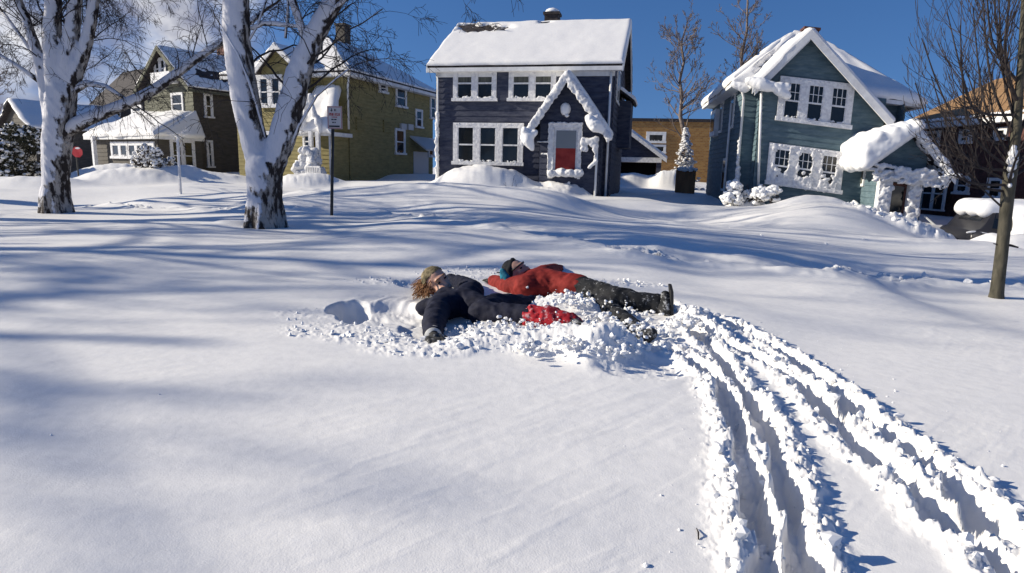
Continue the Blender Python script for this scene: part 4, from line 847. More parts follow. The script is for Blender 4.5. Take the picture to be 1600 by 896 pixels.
sn = MB(); snow_slab(sn, h.p(.3, D_ + .4, He - .2), h.p(-Wd - .3, D_ + .4, He - .2), h.p(-Wd - .3, D_ / 2, gw), h.p(.3, D_ / 2, gw), .15, .05, 20, 20, 54); sn.build('snow_cover', 'snow', roof, True)
h.window(((178, 188), (188, 206)), k=0, cols=1, case=.2, crust=0, trim='white')

# ================================================================== brown brick house, far right
h = House('brown_house', 1432, 350, 29, -5, 'dark brick house with a sunlit brown shingle roof behind the young tree at the right')
s = h; Ln = 20; He = h.hs(1432, 191, 0)[1]
# its long left side wall runs towards the camera along -v
Hn = h.hs(1569, 186, 0); 
mb = MB(); N0 = -13.0; h.box(mb, 0, 8, N0, 1.0, -3.5, He); mb.build('wall', 'dark_brick', h.root)
ov = .5; zr = h.hf(1500, 152, -4)[1] + .3; zr = He + 2.1
mb = MB(); h.slab(mb, h.p(-ov, 1.4, He - .1), h.p(-ov, N0 - .4, He - .1), h.p(4, N0 - .4, zr), h.p(4, 1.4, zr), .12); h.slab(mb, h.p(8 + ov, N0 - .4, He - .1), h.p(8 + ov, 1.4, He - .1), h.p(4, 1.4, zr), h.p(4, N0 - .4, zr), .12); roof = mb.build('roof', 'brown_roof', h.root)
mb = MB(); h.box(mb, -ov - .05, -ov + .08, N0 - .4, 1.4, He - .38, He - .16); h.box(mb, -ov + .08, -.01, N0, 1.4, He - .37, He - .3); o = mb.build('eaves_trim', 'white', h.root)
mb = MB(); snow_line(mb, h.p(-ov, 1.4, He - .05), h.p(-ov, N0, He - .05), .07, 4, 1.1); mb.build('snow_crust', 'snow_clean', o)
for a_, b_ in (((1448, 206), (1468, 228)), ((1502, 203), (1518, 224)), ((1556, 200), (1574, 219)), ((1496, 275), (1514, 304)), ((1546, 278), (1566, 312))):
    h.window((a_, b_), face='l', k=0, cols=1, case=.12, crust=.5, trim='white', seed=31)
h.window(((1445, 275), (1475, 330)), face='l', k=-.3, cols=2, case=.08, crust=0, trim='white', seed=32)
mb = MB(); q = h.hs(1602, 174, -1.0)
for i in range(9): mb.blob(h.p(-.9 + rnd.uniform(-.1, .3), q[0] - rnd.uniform(0, .8), q[1] + rnd.uniform(-.25, .35)), .34, jit=0)
remesh('snow_lump', mb, .06, 'snow_clean', roof, 5)
mb = MB(); rg = random.Random(4); q = h.hs(1478, 190, -.5)
mb.build('dummy', 'snow', None) if False else None

# ================================================================== things between the houses
h = House('brick_apartment_building', 1120, 285, 62, 8, 'distant tan brick building with a flat roof between the navy and teal houses', 'building')
u0 = h.hf(930, 240)[0]; u1 = h.hf(1125, 240)[0]; w1 = h.hf(1000, 190)[1]; mb = MB(); h.box(mb, u0, u1 + 5, 0, 10, -2, w1); mb.build('wall', 'tan_brick', h.root)
mb = MB(); h.box(mb, u0 - .1, u1 + 5.1, -.1, 10.1, w1, w1 + .3); mb.build('parapet', 'shingle', h.root); h.window(((1010, 206), (1040, 224)), k=0, cols=1, rows=1, case=.3, crust=.6, trim='white')
h.window(((1014, 226), (1040, 240)), k=0, cols=1, rows=1, case=.2, crust=.6, trim='white')
h = House('garage', 966, 290, 40, 12, 'small dark garage with a white-edged snowy gable behind the driveway', 'garage')
a, b_ = h.hf(963, 243)[0], h.hf(1046, 243)[0]; gq = h.hf(984, 204, -.3); lw = h.hf(966, 222, -.3); rq = h.hf(1042, 248, -.3); gu, gw = gq; le, re = gu - (rq[0] - gu), rq[0]; ee = rq[1]
mb = MB(); h.boards(mb, 'f', 0, 1.45, gw - .1, lambda w: ((le + .3, re - .3) if w < ee + .15 else (gu - (gw - w) * (gu - le) / (gw - ee), gu + (gw - w) * (re - gu) / (gw - ee))), .25); h.box(mb, le + .3, le + 1.2, 0, .1, -1, 1.45); h.box(mb, re - .6, re - .3, 0, .1, -1, 1.45); h.box(mb, le + .3, le + .4, .1, 6, -1, ee); h.box(mb, re - .4, re - .3, .1, 6, -1, ee); mb.build('wall', 'navy', h.root)
mb = MB(); h.box(mb, le + 1.2, re - .6, .5, .6, -1, 1.45); mb.build('dark_opening', 'dark_void', h.root)  # near-black sheet set back in the opening, painted as the garage's unlit inside
mb = MB(); h.slab(mb, h.p(le, 6, ee), h.p(le, -.3, ee), h.p(gu, -.3, gw), h.p(gu, 6, gw)); h.slab(mb, h.p(re, -.3, ee), h.p(re, 6, ee), h.p(gu, 6, gw), h.p(gu, -.3, gw)); roof = mb.build('roof', 'shingle', h.root)
mb = MB(); snow_slab(mb, h.p(le, 6, ee), h.p(le, -.3, ee), h.p(gu, -.3, gw), h.p(gu, 6, gw), .12, .03, 20, 20, 61); snow_slab(mb, h.p(re, -.3, ee), h.p(re, 6, ee), h.p(gu, 6, gw), h.p(gu, -.3, gw), .14, .03, 20, 20, 62); mb.build('snow_cover', 'snow', roof, True)
mb = MB(); h.plank(mb, (le, ee), (gu, gw), .25, .08, -.3); h.plank(mb, (gu, gw), (re, ee), .25, .08, -.3); h.box(mb, le + .3, re - .3, -.12, -.02, 1.45, 1.75); mb.build('bargeboard', 'crust', h.root)
h = House('wooden_gate', 1057, 306, 33, 10, 'dark brown board gate beside the teal house at the end of the driveway', 'gate')
a = h.hf(1086, 290)[0]; w1 = h.hf(1058, 266)[1]; mb = MB()
for i in range(7): h.box(mb, a * i / 7, a * (i + .985) / 7, 0, .04, -.5, w1)
mb.build('boards', 'wood', h.root); mb = MB(); h.box(mb, -.1, 0, -.05, .1, -.5, w1 + .1); h.box(mb, 0, a, -.03, 0, w1 - .25, w1 - .13); mb.build('gate_frame', 'wood', h.root)
mb = MB(); snow_line(mb, h.p(0, 0, w1 + .05), h.p(a, 0, w1 + .05), .12, 3, .5); mb.build('snow_cap', 'snow_clean', h.root, True)
# sign on its pole
p0 = base_hit(517, 338); pz = tz(p0.x, p0.y)
root = empty('parking_sign', (p0.x, p0.y, pz), 'white parking sign with red lettering on a thin black post beside the middle birch', 'sign')
tp = P(521, 203, p0.y); mb = MB(); mb.tube([(p0.x, p0.y, pz - .4), (tp.x, p0.y, tp.z + .35)], [.032, .032], 8); mb.build('post', 'metal', root, True)
A = P(511, 166, p0.y - .05); B = P(535, 202, p0.y - .05); x0, x1, z1, z0 = A.x, B.x, A.z, B.z; yy = p0.y - .05
sx = lambda t: x0 + (x1 - x0) * t; szz = lambda t: z1 + (z0 - z1) * t
mb = MB(); mb.hexa([(x0, yy, z0), (x1, yy, z0), (x1, yy + .006, z0), (x0, yy + .006, z0), (x0, yy, z1), (x1, yy, z1), (x1, yy + .006, z1), (x0, yy + .006, z1)]); pl_ = mb.build('sign_plate', 'sign_white', root)
def marks(name, mat, rects):
    mb = MB()
    for a, b_, c, d in rects: mb.hexa([(sx(a), yy - .004, szz(d)), (sx(c), yy - .004, szz(d)), (sx(c), yy - .001, szz(d)), (sx(a), yy - .001, szz(d)), (sx(a), yy - .004, szz(b_)), (sx(c), yy - .004, szz(b_)), (sx(c), yy - .001, szz(b_)), (sx(a), yy - .001, szz(b_))])
    return mb.build(name, mat, pl_)
marks('red_border', 'sign_red', [(.03, .02, .06, .98), (.94, .02, .97, .98), (.06, .02, .94, .045), (.06, .955, .94, .98)])
marks('red_lettering', 'sign_red', [(.14, .30, .20, .42), (.23, .30, .29, .42), (.20, .30, .23, .34), (.32, .30, .40, .42), (.44, .30, .48, .42), (.55, .30, .62, .42), (.65, .30, .70, .36), (.66, .38, .73, .42), (.76, .30, .84, .42), (.30, .46, .36, .5), (.40, .46, .5, .5), (.54, .46, .66, .5)])
marks('dark_lettering', 'sign_dark', [(.28, .10, .33, .24), (.22, .18, .28, .21), (.33, .17, .36, .2), (.48, .12, .54, .22), (.57, .12, .6, .22), (.26, .56, .42, .61), (.46, .56, .62, .61), (.32, .69, .44, .74), (.48, .69, .56, .74), (.10, .85, .82, .92)])
# small red sign far left
p0 = P(122, 268, 30); pz = tz(p0.x, p0.y); c = P(122, 238, 30); root = empty('red_street_sign', (p0.x, p0.y, pz), 'small red octagonal sign right of the left birch trunk', 'sign')
mb = MB(); mb.tube([(p0.x, p0.y, pz - .3), (p0.x, p0.y, c.z + .1)], [.035, .035], 8); mb.build('post', 'metal', root)
mb = MB(); V_ = [(c.x + .26 * math.cos(R(22.5 + 45 * i)), c.y - .05 - dy, c.z + .26 * math.sin(R(22.5 + 45 * i))) for dy in (0, .02) for i in range(8)]; mb.add(V_, [tuple(range(8)), tuple(range(15, 7, -1))] + [(i, (i + 1) % 8, 8 + (i + 1) % 8, 8 + i) for i in range(8)]); mb.build('sign_plate', 'red_sign', root)
mb = MB(); mb.blob((c.x + .05, c.y - .08, c.z + .18), .09, (1.6, .4, .6), .2, 0); mb.build('snow_crust', 'snow_clean', root)
# snow-buried car
p0 = P(1516, 388, 18.6); cz = tz(p0.x + .6, p0.y)
a = R(-4); U_ = Vector((math.cos(a), math.sin(a), -.06)); V_ = Vector((-math.sin(a), math.cos(a), 0))
root = empty('parked_car', (p0.x, p0.y, cz - .42), 'dark parked car mostly buried under smooth snow behind the young tree', 'car')
cp = lambda u, v, w: Vector((p0.x, p0.y, cz - .42)) + U_ * u + V_ * v + Vector((0, 0, w))
prof = [(0, .35), (0, .72), (.12, .86), (.25, .9), (.55, 1.42), (.9, 1.52), (2.4, 1.52), (2.9, 1.4), (3.35, 1.0), (4.3, .9), (4.45, .7), (4.45, .35)]
mb = MB(); n = len(prof); vs_ = []
for v, ins in ((0, .0), (.12, 1), (1.6, 1), (1.72, 0)):
    for (u, w_) in prof: vs_.append(cp(u, v + (0.1 if v < .1 and w_ > 1 else (-.1 if v > 1.7 and w_ > 1 else 0)), w_))
fs = [tuple(range(n)), tuple(range(4 * n - 1, 3 * n - 1, -1))]
for k in range(3):
    for i in range(n): j = (i + 1) % n; fs.append((k * n + i, k * n + n + i, k * n + n + j, k * n + j))
mb.add(vs_, fs); mb.build('body', newmat('dark_car_paint', (.02, .02, .024), .3, .5), root, True)
for us in ((.62, 1.35), (1.45, 2.2), (2.28, 2.95)):
    mb = MB(); mb.hexa([cp(us[0] - .1, -.01, .95), cp(us[1], -.01, .95), cp(us[1], .05, .95), cp(us[0] - .1, .05, .95), cp(us[0], .085, 1.38), cp(us[1] - .05, .085, 1.38), cp(us[1] - .05, .12, 1.38), cp(us[0], .12, 1.38)]); mb.build('side_window', 'glass', root)
mb = MB(); mb.hexa([cp(.30, .3, .97), cp(.30, 1.42, .97), cp(.36, 1.42, .97), cp(.36, .3, .97), cp(.50, .36, 1.36), cp(.50, 1.36, 1.36), cp(.56, 1.36, 1.36), cp(.56, .36, 1.36)]); mb.build('rear_window', 'glass', root)
for u in (.85, 3.6):
    mb = MB(); mb.tube([cp(u, -.03, .33), cp(u, .2, .33)], [.33, .33], 24); wh = mb.build('wheel', 'sole', root); mb = MB(); mb.tube([cp(u, -.04, .33), cp(u, -.03, .33)], [.19, .2], 16); mb.build('rim', 'grey_metal', wh)
mb = MB()
for i in range(56):
    t = i / 55; u = .5 + t * 4.4; w_ = 1.45 + .12 * math.sin(t * 3) if u < 2.8 else 1.45 - (u - 2.8) * .35
    for v in (.35, .85, 1.4): mb.blob(cp(u, v, w_ + .05), .30, jit=0, lvl=1)
    if u > 1.2 + .2 * math.sin(i):
        for w2 in np.arange(.2, max(w_, .3), .25): mb.blob(cp(u + .02, -.05 - .25 * (1.2 - w2) * (u > 2), w2), .26, jit=0, lvl=1)
    if u > 2.6:
        for w2 in (.2, .5): mb.blob(cp(u, -.6, w2 - .1), .36, jit=0, lvl=1)
for u in np.arange(-.15, 1.5, .1): mb.blob(cp(u, .02, .80 + .03 * math.sin(u * 9)), .075, jit=0, lvl=1)
remesh('snow_cover', mb, .06, 'snow_clean', root, 28, .02, 1.2, 2)
# ================================================================== trees
def grow(mb, p, d, L, r, lvl, rg, droop=0, kids=5, wander=.25, spread=(25, 60), taper=.35, up=0, seg=None, ratio=.6, minr=.003):
    n = seg or max(3, int(3 + lvl * 2)); pts = [Vector(p)]; rad = [r]; d = Vector(d).normalized(); dirs = [d.copy()]
    for i in range(n):
        d = d + Vector((rg.gauss(0, 1), rg.gauss(0, 1), rg.gauss(0, 1))) * wander / math.sqrt(n)
        d.z += (up - droop * (i + 1) / n) / n; d.normalize(); pts.append(pts[-1] + d * (L / n)); rad.append(max(r * (1 - (1 - taper) * (i + 1) / n), minr)); dirs.append(d.copy())
    mb.tube(pts, rad, 5 if r > .02 else (4 if r > .01 else 3), cap=False)
    if lvl > 0:
        for k in range(kids):
            t = rg.uniform(.2, 1.0); i = min(int(t * n), n - 1); q = pts[i].lerp(pts[i + 1], t * n - i); dd = dirs[i]
            ax = dd.orthogonal().normalized(); ax.rotate(Matrix.Rotation(rg.uniform(0, 6.28), 3, dd)); nd_ = dd.copy(); nd_.rotate(Matrix.Rotation(R(rg.uniform(*spread)), 3, ax))
            grow(mb, q, nd_, L * ratio * rg.uniform(.6, 1.15) * (1.1 - .4 * t), max(rad[i] * .55, minr), lvl - 1, rg, droop, kids, wander, spread, taper, up, None, ratio, minr)
def px_path(l, Y):
    pts = []; rad = []
    for q in l:
        y_ = Y + (q[3] if len(q) > 3 else 0); p = P(q[0], q[1], y_); pts.append(p); rad.append(q[2] / 2 * -(CM.transposed() @ (p - CAM)).z / F * .88)
    return pts, rad
def dens(pts, rad, step=.35):
    P2, R2 = [pts[0]], [rad[0]]
    for i in range(len(pts) - 1):
        n = max(1, int((pts[i + 1] - pts[i]).length / step))
        for k in range(1, n + 1):
            t = k / n; a = pts[max(i - 1, 0)]; b = pts[i]; c = pts[i + 1]; d = pts[min(i + 2, len(pts) - 1)]
            P2.append(.5 * ((2 * b) + (c - a) * t + (2 * a - 5 * b + 4 * c - d) * t * t + (3 * b - a - 3 * c + d) * t ** 3)); R2.append(rad[i] + (rad[i + 1] - rad[i]) * t)
    return P2, R2
def big_tree(name, Y, trunk_paths, limb_paths, label, group, mat, voxel, seed, prm, nk=(7, 2), base_flare=.98, snow_limbs=True, upthin=None):
    b0 = trunk_paths[0][0]; bp = P(b0[0], b0[1], Y); z0 = tz(bp.x, bp.y)
    root = empty(name, (bp.x, bp.y, z0), label, 'tree', group); rg = random.Random(seed); mb = MB(); br = MB()
    for path in trunk_paths:
        pts, rad = dens(*px_path(path, Y)); caps(mb, pts, rad)
    pts, rad = px_path(trunk_paths[0][:2], Y); r0 = rad[0]
    caps(mb, [Vector((bp.x, bp.y, z0 - .5)), bp + Vector((0, 0, .05)), bp + Vector((0, 0, .5))], [r0 * base_flare * 1.05, r0 * base_flare, r0 * .95])
    for k in range(7):
        an = k * .9 + rg.random() * .4; caps(mb, [Vector((bp.x + math.cos(an) * r0 * 1.0, bp.y + math.sin(an) * r0 * 1.0, z0 - .15)), Vector((bp.x + math.cos(an) * r0 * .7, bp.y + math.sin(an) * r0 * .7, z0 + .45))], [r0 * .35, r0 * .3])
    remesh('trunk', mb, voxel, mat, root, 5, .018, 5, seed, stretch=(1, 1, .25))
    lm = MB()
    for path in limb_paths:
        pts, rad = dens(*px_path(path, Y)); lm.tube(pts, rad, 10)
        d_ = (pts[-1] - pts[-2]).normalized(); grow(br, pts[-1], d_, 1.3, min(rad[-1] * .7, .03), 2, rg, **prm)
        for _ in range(int(len(pts) * nk[1] * .45)):
            i = rg.randint(int(len(pts) * .25), len(pts) - 2); dd = (pts[i + 1] - pts[i]).normalized(); ax = dd.orthogonal().normalized(); ax.rotate(Matrix.Rotation(rg.uniform(0, 6.28), 3, dd)); nd_ = dd.copy(); nd_.rotate(Matrix.Rotation(R(rg.uniform(35, 80)), 3, ax)); nd_.z += .3
            grow(br, pts[i], nd_, rg.uniform(.6, 1.5), min(max(rad[i] * .16, .007), .014), 2, rg, **prm)
    if lm.v: lm.build('limb', mat, root, True)
    for path in trunk_paths[1:]:
        pts, rad = dens(*px_path(path, Y))
        d_ = (pts[-1] - pts[-2]).normalized(); grow(br, pts[-1], d_, 5.5, rad[-1] * .6, 3, rg, **dict(prm, droop=.5, kids=7, up=.6))
        for _ in range(nk[0]):
            i = rg.randint(int(len(pts) * .35), len(pts) - 2); dd = (pts[i + 1] - pts[i]).normalized(); ax = dd.orthogonal().normalized(); ax.rotate(Matrix.Rotation(rg.uniform(0, 6.28), 3, dd)); nd_ = dd.copy(); nd_.rotate(Matrix.Rotation(R(rg.uniform(35, 75)), 3, ax)); nd_.z += .2
            grow(br, pts[i], nd_, rg.uniform(1.2, 2.4), min(max(rad[i] * .12, .012), .022), 3, rg, **prm)
    br.build('crown', 'twig' if upthin is None else upthin, root, True)
    return root
BP = dict(droop=1.4, kids=5, wander=.45, spread=(25, 65), taper=.35, up=.1, ratio=.6, minr=.0032)
big_tree('birch_tree', 13.5, [
    [(90, 334, 44), (88, 290, 40), (88, 240, 44), (92, 190, 48), (97, 145, 46)],
    [(95, 150, 38), (86, 105, 34), (82, 50, 28), (84, 0, 24), (86, -80, 18)],
    [(98, 150, 32), (104, 100, 30), (112, 55, 24), (118, 0, 20), (122, -90, 14)],
    [(100, 160, 30), (118, 110, 26), (134, 70, 20), (148, 0, 16), (162, -90, 12)],
    [(80, 195, 20), (70, 140, 18), (62, 95, 18), (46, 45, 15), (28, 0, 12), (8, -60, 9)]],
    [[(100, 205, 28), (135, 187, 24), (190, 165, 20), (240, 141, 18, .1), (300, 97, 14, .2), (350, 63, 12, .3), (410, 20, 9, .4)],
     [(100, 150, 16), (135, 130, 12), (165, 135, 9), (205, 160, 4)], [(60, 95, 8), (35, 60, 6), (5, 20, 5)], [(66, 130, 10), (30, 105, 7), (-10, 80, 5), (-50, 70, 4)]],
    'thick snow-plastered multi-stemmed birch at the left edge of the lawn', 'birches on the lawn', 'birch', .03, 3, BP, nk=(15, 4))
big_tree('birch_tree', 10.8, [
    [(415, 357, 60), (414, 320, 54), (414, 290, 58), (413, 262, 62)],
    [(410, 268, 44), (399, 230, 42), (388, 180, 46), (377, 120, 46), (370, 60, 44), (368, 0, 44), (366, -110, 36)],
    [(420, 268, 44), (434, 235, 44), (449, 190, 46), (468, 110, 42), (490, 58, 36), (514, 14, 32), (545, -40, 28), (590, -120, 20)]],
    [[(392, 45, 7), (410, 37, 9), (430, 37, 10), (450, 40, 8), (482, 42, 5)], [(480, 70, 14), (455, -5, 14), (440, -60, 10)],
     [(500, 40, 10, 0), (560, -20, 9, -.3), (640, -60, 7, -.6), (740, -90, 5, -.8)], [(545, -40, 9), (620, -110, 7, .5), (760, -140, 5, .9), (850, -130, 4, .9)],
     [(425, 262, 7), (418, 225, 6), (400, 160, 5, -.2), (372, 85, 4, -.2), (345, 40, 3, -.2)], [(452, 235, 7), (468, 195, 5, -.2), (495, 150, 4, -.2), (545, 108, 3, -.3)], [(372, 90, 6), (400, 45, 4), (420, -10, 4)], [(446, 60, 5), (450, 10, 4), (446, -60, 4)]],
    'tall forked birch with dark peeling patches, left of the parking sign', 'birches on the lawn', 'birch', .03, 5, dict(BP, droop=1.3), nk=(7, 2))
# young street tree at the right
Yt = 8.2; bp = P(1556, 465, Yt); z0 = tz(bp.x, bp.y); root = empty('young_tree', (bp.x, bp.y, z0), 'slender young street tree with a vase of fine bare branches at the right', 'tree')
rg = random.Random(11); tp_, tr_ = dens(*px_path([(1556, 470, 23), (1562, 420, 20), (1569, 360, 19), (1575, 300, 20), (1580, 262, 21), (1588, 200, 15), (1594, 120, 12), (1598, 40, 9), (1602, -60, 6), (1606, -150, 4)], Yt), .12)
mb = MB(); tp_ = [Vector((bp.x, bp.y, z0 - .3))] + tp_; tr_ = [tr_[0] * 1.2] + tr_; tr_[1] *= 1.15
mb.tube(tp_, [r * (1 + .05 * mn.noise(p * 4)) for p, r in zip(tp_, tr_)], 14); mb.build('trunk', 'young_bark', root, True)
mb = MB(); YP = dict(droop=-.9, kids=3, wander=.22, spread=(15, 40), taper=.3, up=.3, ratio=.62, minr=.0026)
zs = [p.z for p in tp_]
prim = [(1575, 300, 1500, 235), (1578, 285, 1455, 120), (1577, 290, 1470, 190), (1580, 265, 1500, 40), (1580, 262, 1480, 20), (1582, 250, 1520, 10), (1584, 235, 1440, 60), (1586, 215, 1535, -20), (1588, 200, 1550, -40), (1590, 170, 1560, -40), (1580, 270, 1660, 60), (1578, 280, 1700, 120), (1584, 240, 1640, -20), (1592, 150, 1620, -60),
        (1590, 180, 1500, 90), (1592, 130, 1540, -60), (1580, 268, 1430, 130), (1585, 225, 1510, 110), (1588, 205, 1570, 60), (1576, 292, 1620, 180), (1582, 255, 1545, 130), (1590, 160, 1590, -80)]
for i, (x0, y0, x1, y1) in enumerate(prim):
    A = P(x0, y0, Yt); B = P(x1, y1, Yt + rg.uniform(-1.0, 1.0)); mid = A.lerp(B, .45) + Vector(((B.x - A.x) * .16, 0, -abs(B.x - A.x) * .18)); L = (B - A).length
    pts, rad = dens([A, mid, B], [.020, .013, .006], .15); mb.tube(pts, rad, 5, cap=False)
    for k in range(12):
        j = rg.randint(2, len(pts) - 2); dd = (pts[j + 1] - pts[j]).normalized(); ax = dd.orthogonal().normalized(); ax.rotate(Matrix.Rotation(rg.uniform(0, 6.28), 3, dd)); nd_ = dd.copy(); nd_.rotate(Matrix.Rotation(R(rg.uniform(20, 45)), 3, ax))
        grow(mb, pts[j], nd_, L * rg.uniform(.25, .45), rad[j] * .55, 2, rg, **dict(YP, kids=2))
A = P(1572, 330, Yt); mb.tube([A, P(1545, 305, Yt), P(1500, 262, Yt - .1)], [.014, .011, .006], 5)
mb.build('crown', 'twig', root)
mb = MB()
for px, py, r in ((1582, 240, 6), (1581, 250, 7), (1580, 262, 6), (1583, 232, 4), (1578, 275, 4), (1577, 290, 3)): mb.blob(P(px + 1, py, Yt - .06), r / F * Yt, (1, 1, 1.3), .15, 1)
mb.build('snow_lump', 'crust', root, True)
mb = MB(); mb.tube([P(1568, 382, Yt), P(1580, 384, Yt - .04), P(1591, 387, Yt - .06)], [.02, .016, .010], 6); mb.tube([P(1566, 384, Yt), P(1552, 381, Yt)], [.012, .006], 5); mb.build('branch_stub', 'twig', root)
# far bare trees
def far_tree(px, pb, pt, Y, seed, label, spread_px=45):
    b = P(px, pb, Y); z0 = tz(b.x, b.y); root = empty('bare_tree', (b.x, b.y, z0), label, 'tree', 'bare trees behind the houses'); rg = random.Random(seed); t = P(px + rg.uniform(-6, 6), pt, Y); H = t.z - z0; mb = MB()
    pts = [Vector((b.x, b.y, z0 - .3))]; n = 9
    for i in range(n): f = (i + 1) / n; pts.append(Vector((b.x + (t.x - b.x) * f + rg.gauss(0, .14), b.y + rg.gauss(0, .14), z0 + H * f)))
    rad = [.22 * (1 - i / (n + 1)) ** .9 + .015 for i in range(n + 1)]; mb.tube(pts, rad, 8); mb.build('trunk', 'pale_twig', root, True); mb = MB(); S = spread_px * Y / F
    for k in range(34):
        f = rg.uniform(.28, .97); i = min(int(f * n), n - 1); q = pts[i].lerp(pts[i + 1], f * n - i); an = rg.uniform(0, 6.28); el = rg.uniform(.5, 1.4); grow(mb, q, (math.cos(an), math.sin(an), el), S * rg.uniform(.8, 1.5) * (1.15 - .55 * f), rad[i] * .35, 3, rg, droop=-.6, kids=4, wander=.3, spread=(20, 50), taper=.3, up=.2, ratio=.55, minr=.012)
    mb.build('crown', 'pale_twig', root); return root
far_tree(1068, 290, 38, 50, 21, 'pale bare tree rising behind the brick building, left of the teal house')
far_tree(1158, 290, -25, 48, 22, 'bare tree towering behind the teal house roof')
far_tree(-20, 280, 60, 55, 23, 'bare tree behind the houses at the far left edge')
# trees outside the picture whose crowns shade the lawn
def side_tree(x, y, H, seed, label, nb=20):
    z0 = tz(x, y); root = empty('street_tree', (x, y, z0), label, 'tree', 'street trees beyond the left edge'); rg = random.Random(seed); mb = MB(); n = 8; pts = [Vector((x, y, z0 - .4))]
    for i in range(n): f = (i + 1) / n; pts.append(Vector((x + rg.gauss(0, .12), y + rg.gauss(0, .12), z0 + H * f)))
    rad = [.28 * (1 - i / (n + 1)) + .03 for i in range(n + 1)]; mb.tube(pts, rad, 10); mb.build('trunk', 'young_bark', root, True); mb = MB()
    for k in range(nb):
        f = rg.uniform(.28, .95); i = min(int(f * n), n - 1); q = pts[i].lerp(pts[i + 1], f * n - i); an = rg.uniform(0, 6.28); grow(mb, q, (math.cos(an), math.sin(an), rg.uniform(.1, .9)), H * .42 * rg.uniform(.7, 1.2) * (1.2 - .6 * f), rad[i] * .5, 3, rg, droop=.1, kids=4, wander=.4, spread=(25, 60), taper=.3, up=.2, ratio=.6, minr=.008)
    mb.build('crown', 'twig', root); return root
side_tree(-24, 8.6, 11.5, 31, 'nearer bare street tree beyond the left edge of the view')
side_tree(-26, 5.4, 10.8, 32, 'farther bare street tree beyond the left edge of the view', 34)
side_tree(-20, 16.5, 13, 33, 'bare tree left of the view, level with the white drifts')
side_tree(-19, 12.5, 12, 34, 'bare tree left of the view, level with the left birch')
side_tree(-23, 21, 15, 35, 'tallest bare tree left of the view, before the hedge')
# sapling with snow before the sage house
b = P(282, 300, 22); z0 = tz(b.x, b.y); root = empty('sapling', (b.x, b.y, z0), 'thin snow-crusted sapling in front of the sun porch', 'tree'); t = P(277, 208, 22)
mb = MB(); mb.tube([(b.x, b.y, z0 - .2), b.lerp(t, .5), b.lerp(t, .8), t], [.05, .045, .05, .025], 6); mb.build('trunk', 'crust', root); mb = MB(); rg = random.Random(5)
for k in range(9): grow(mb, b.lerp(t, rg.uniform(.55, 1)), (rg.gauss(0, 1), rg.gauss(0, 1), 1), rg.uniform(.25, .5), .014, 1, rg, kids=3, minr=.006)
mb.build('crown', 'crust', root)
b = P(800, 300, 22); z0 = tz(b.x, b.y); root = empty('twiggy_shrub', (b.x, b.y, z0), 'thin twig poking out of the drift before the navy house', 'shrub'); mb = MB()
for k in range(4): grow(mb, (b.x, b.y, z0 - .1), (rg.gauss(0, .25), rg.gauss(0, .2), 1), rg.uniform(.5, .9), .008, 1, rg, kids=3, minr=.004)
mb.build('stems', 'twig', root)
# leafy clumps
def shrub(name, px, py, Y, rx, rz, n, mat, label, seed, snow=.35, cat='shrub', leaf=.07):
    b = P(px, py, Y); z0 = tz(b.x, b.y); root = empty(name, (b.x, b.y, z0), label, cat); rg = random.Random(seed); mb = MB(); sn = MB(); st = MB()
    for k in range(8): grow(st, (b.x + rg.gauss(0, rx * .2), b.y, z0 - .1), (rg.gauss(0, .5), rg.gauss(0, .5), 1), rz * 1.5, .02, 2, rg, kids=3, minr=.006)
    st.build('stems', 'twig', root)
    cl = [(rg.gauss(0, .5) * rx, rg.gauss(0, .4) * rx, rg.uniform(.1, 1) * rz * 1.7, rg.uniform(.25, .45) * rx) for _ in range(14)]
    for i in range(n):
        c = rg.choice(cl); d = Vector((rg.gauss(0, 1), rg.gauss(0, 1), rg.gauss(0, 1))).normalized() * c[3] * rg.uniform(.6, 1.1); p = Vector((b.x + c[0], b.y + c[1], z0 + c[2])) + d
        if p.z < z0 - .1: continue
        if rg.random() < snow * (.5 + .7 * (d.z > 0)): sn.blob(p, leaf * rg.uniform(.7, 1.5), (1, 1, .7), .25, 0, rg)
        else:
            a = Vector((rg.gauss(0, 1), rg.gauss(0, 1), rg.gauss(0, 1))).normalized() * leaf; e = a.orthogonal().normalized() * leaf * .5; mb.add([p - a, p + e, p + a, p - e], [(0, 1, 2, 3)])
    mb.build('foliage', mat, root); sn.build('snow', 'snow_clean', root, True); return root
shrub('evergreen_hedge', 18, 290, 31, 1.3, 1.4, 5200, 'needles', 'tall dark evergreen hedge dusted with snow at the far left edge', 1, .12, 'hedge', .085)
shrub('evergreen_hedge', 58, 292, 33, .9, 1.0, 2500, 'needles', 'lower dark hedge clump between the far hedge and left birch', 2, .15, 'hedge', .085)
shrub('small_bush', 241, 280, 29, .75, .42, 1500, 'bush', 'round dark bush with snow in front of the sun porch windows', 3, .35)
shrub('snowy_bush', 1172, 326, 23.6, .75, .35, 900, 'bush', 'low snow-smothered bush at the front corner of the teal house', 4, .75, leaf=.09)
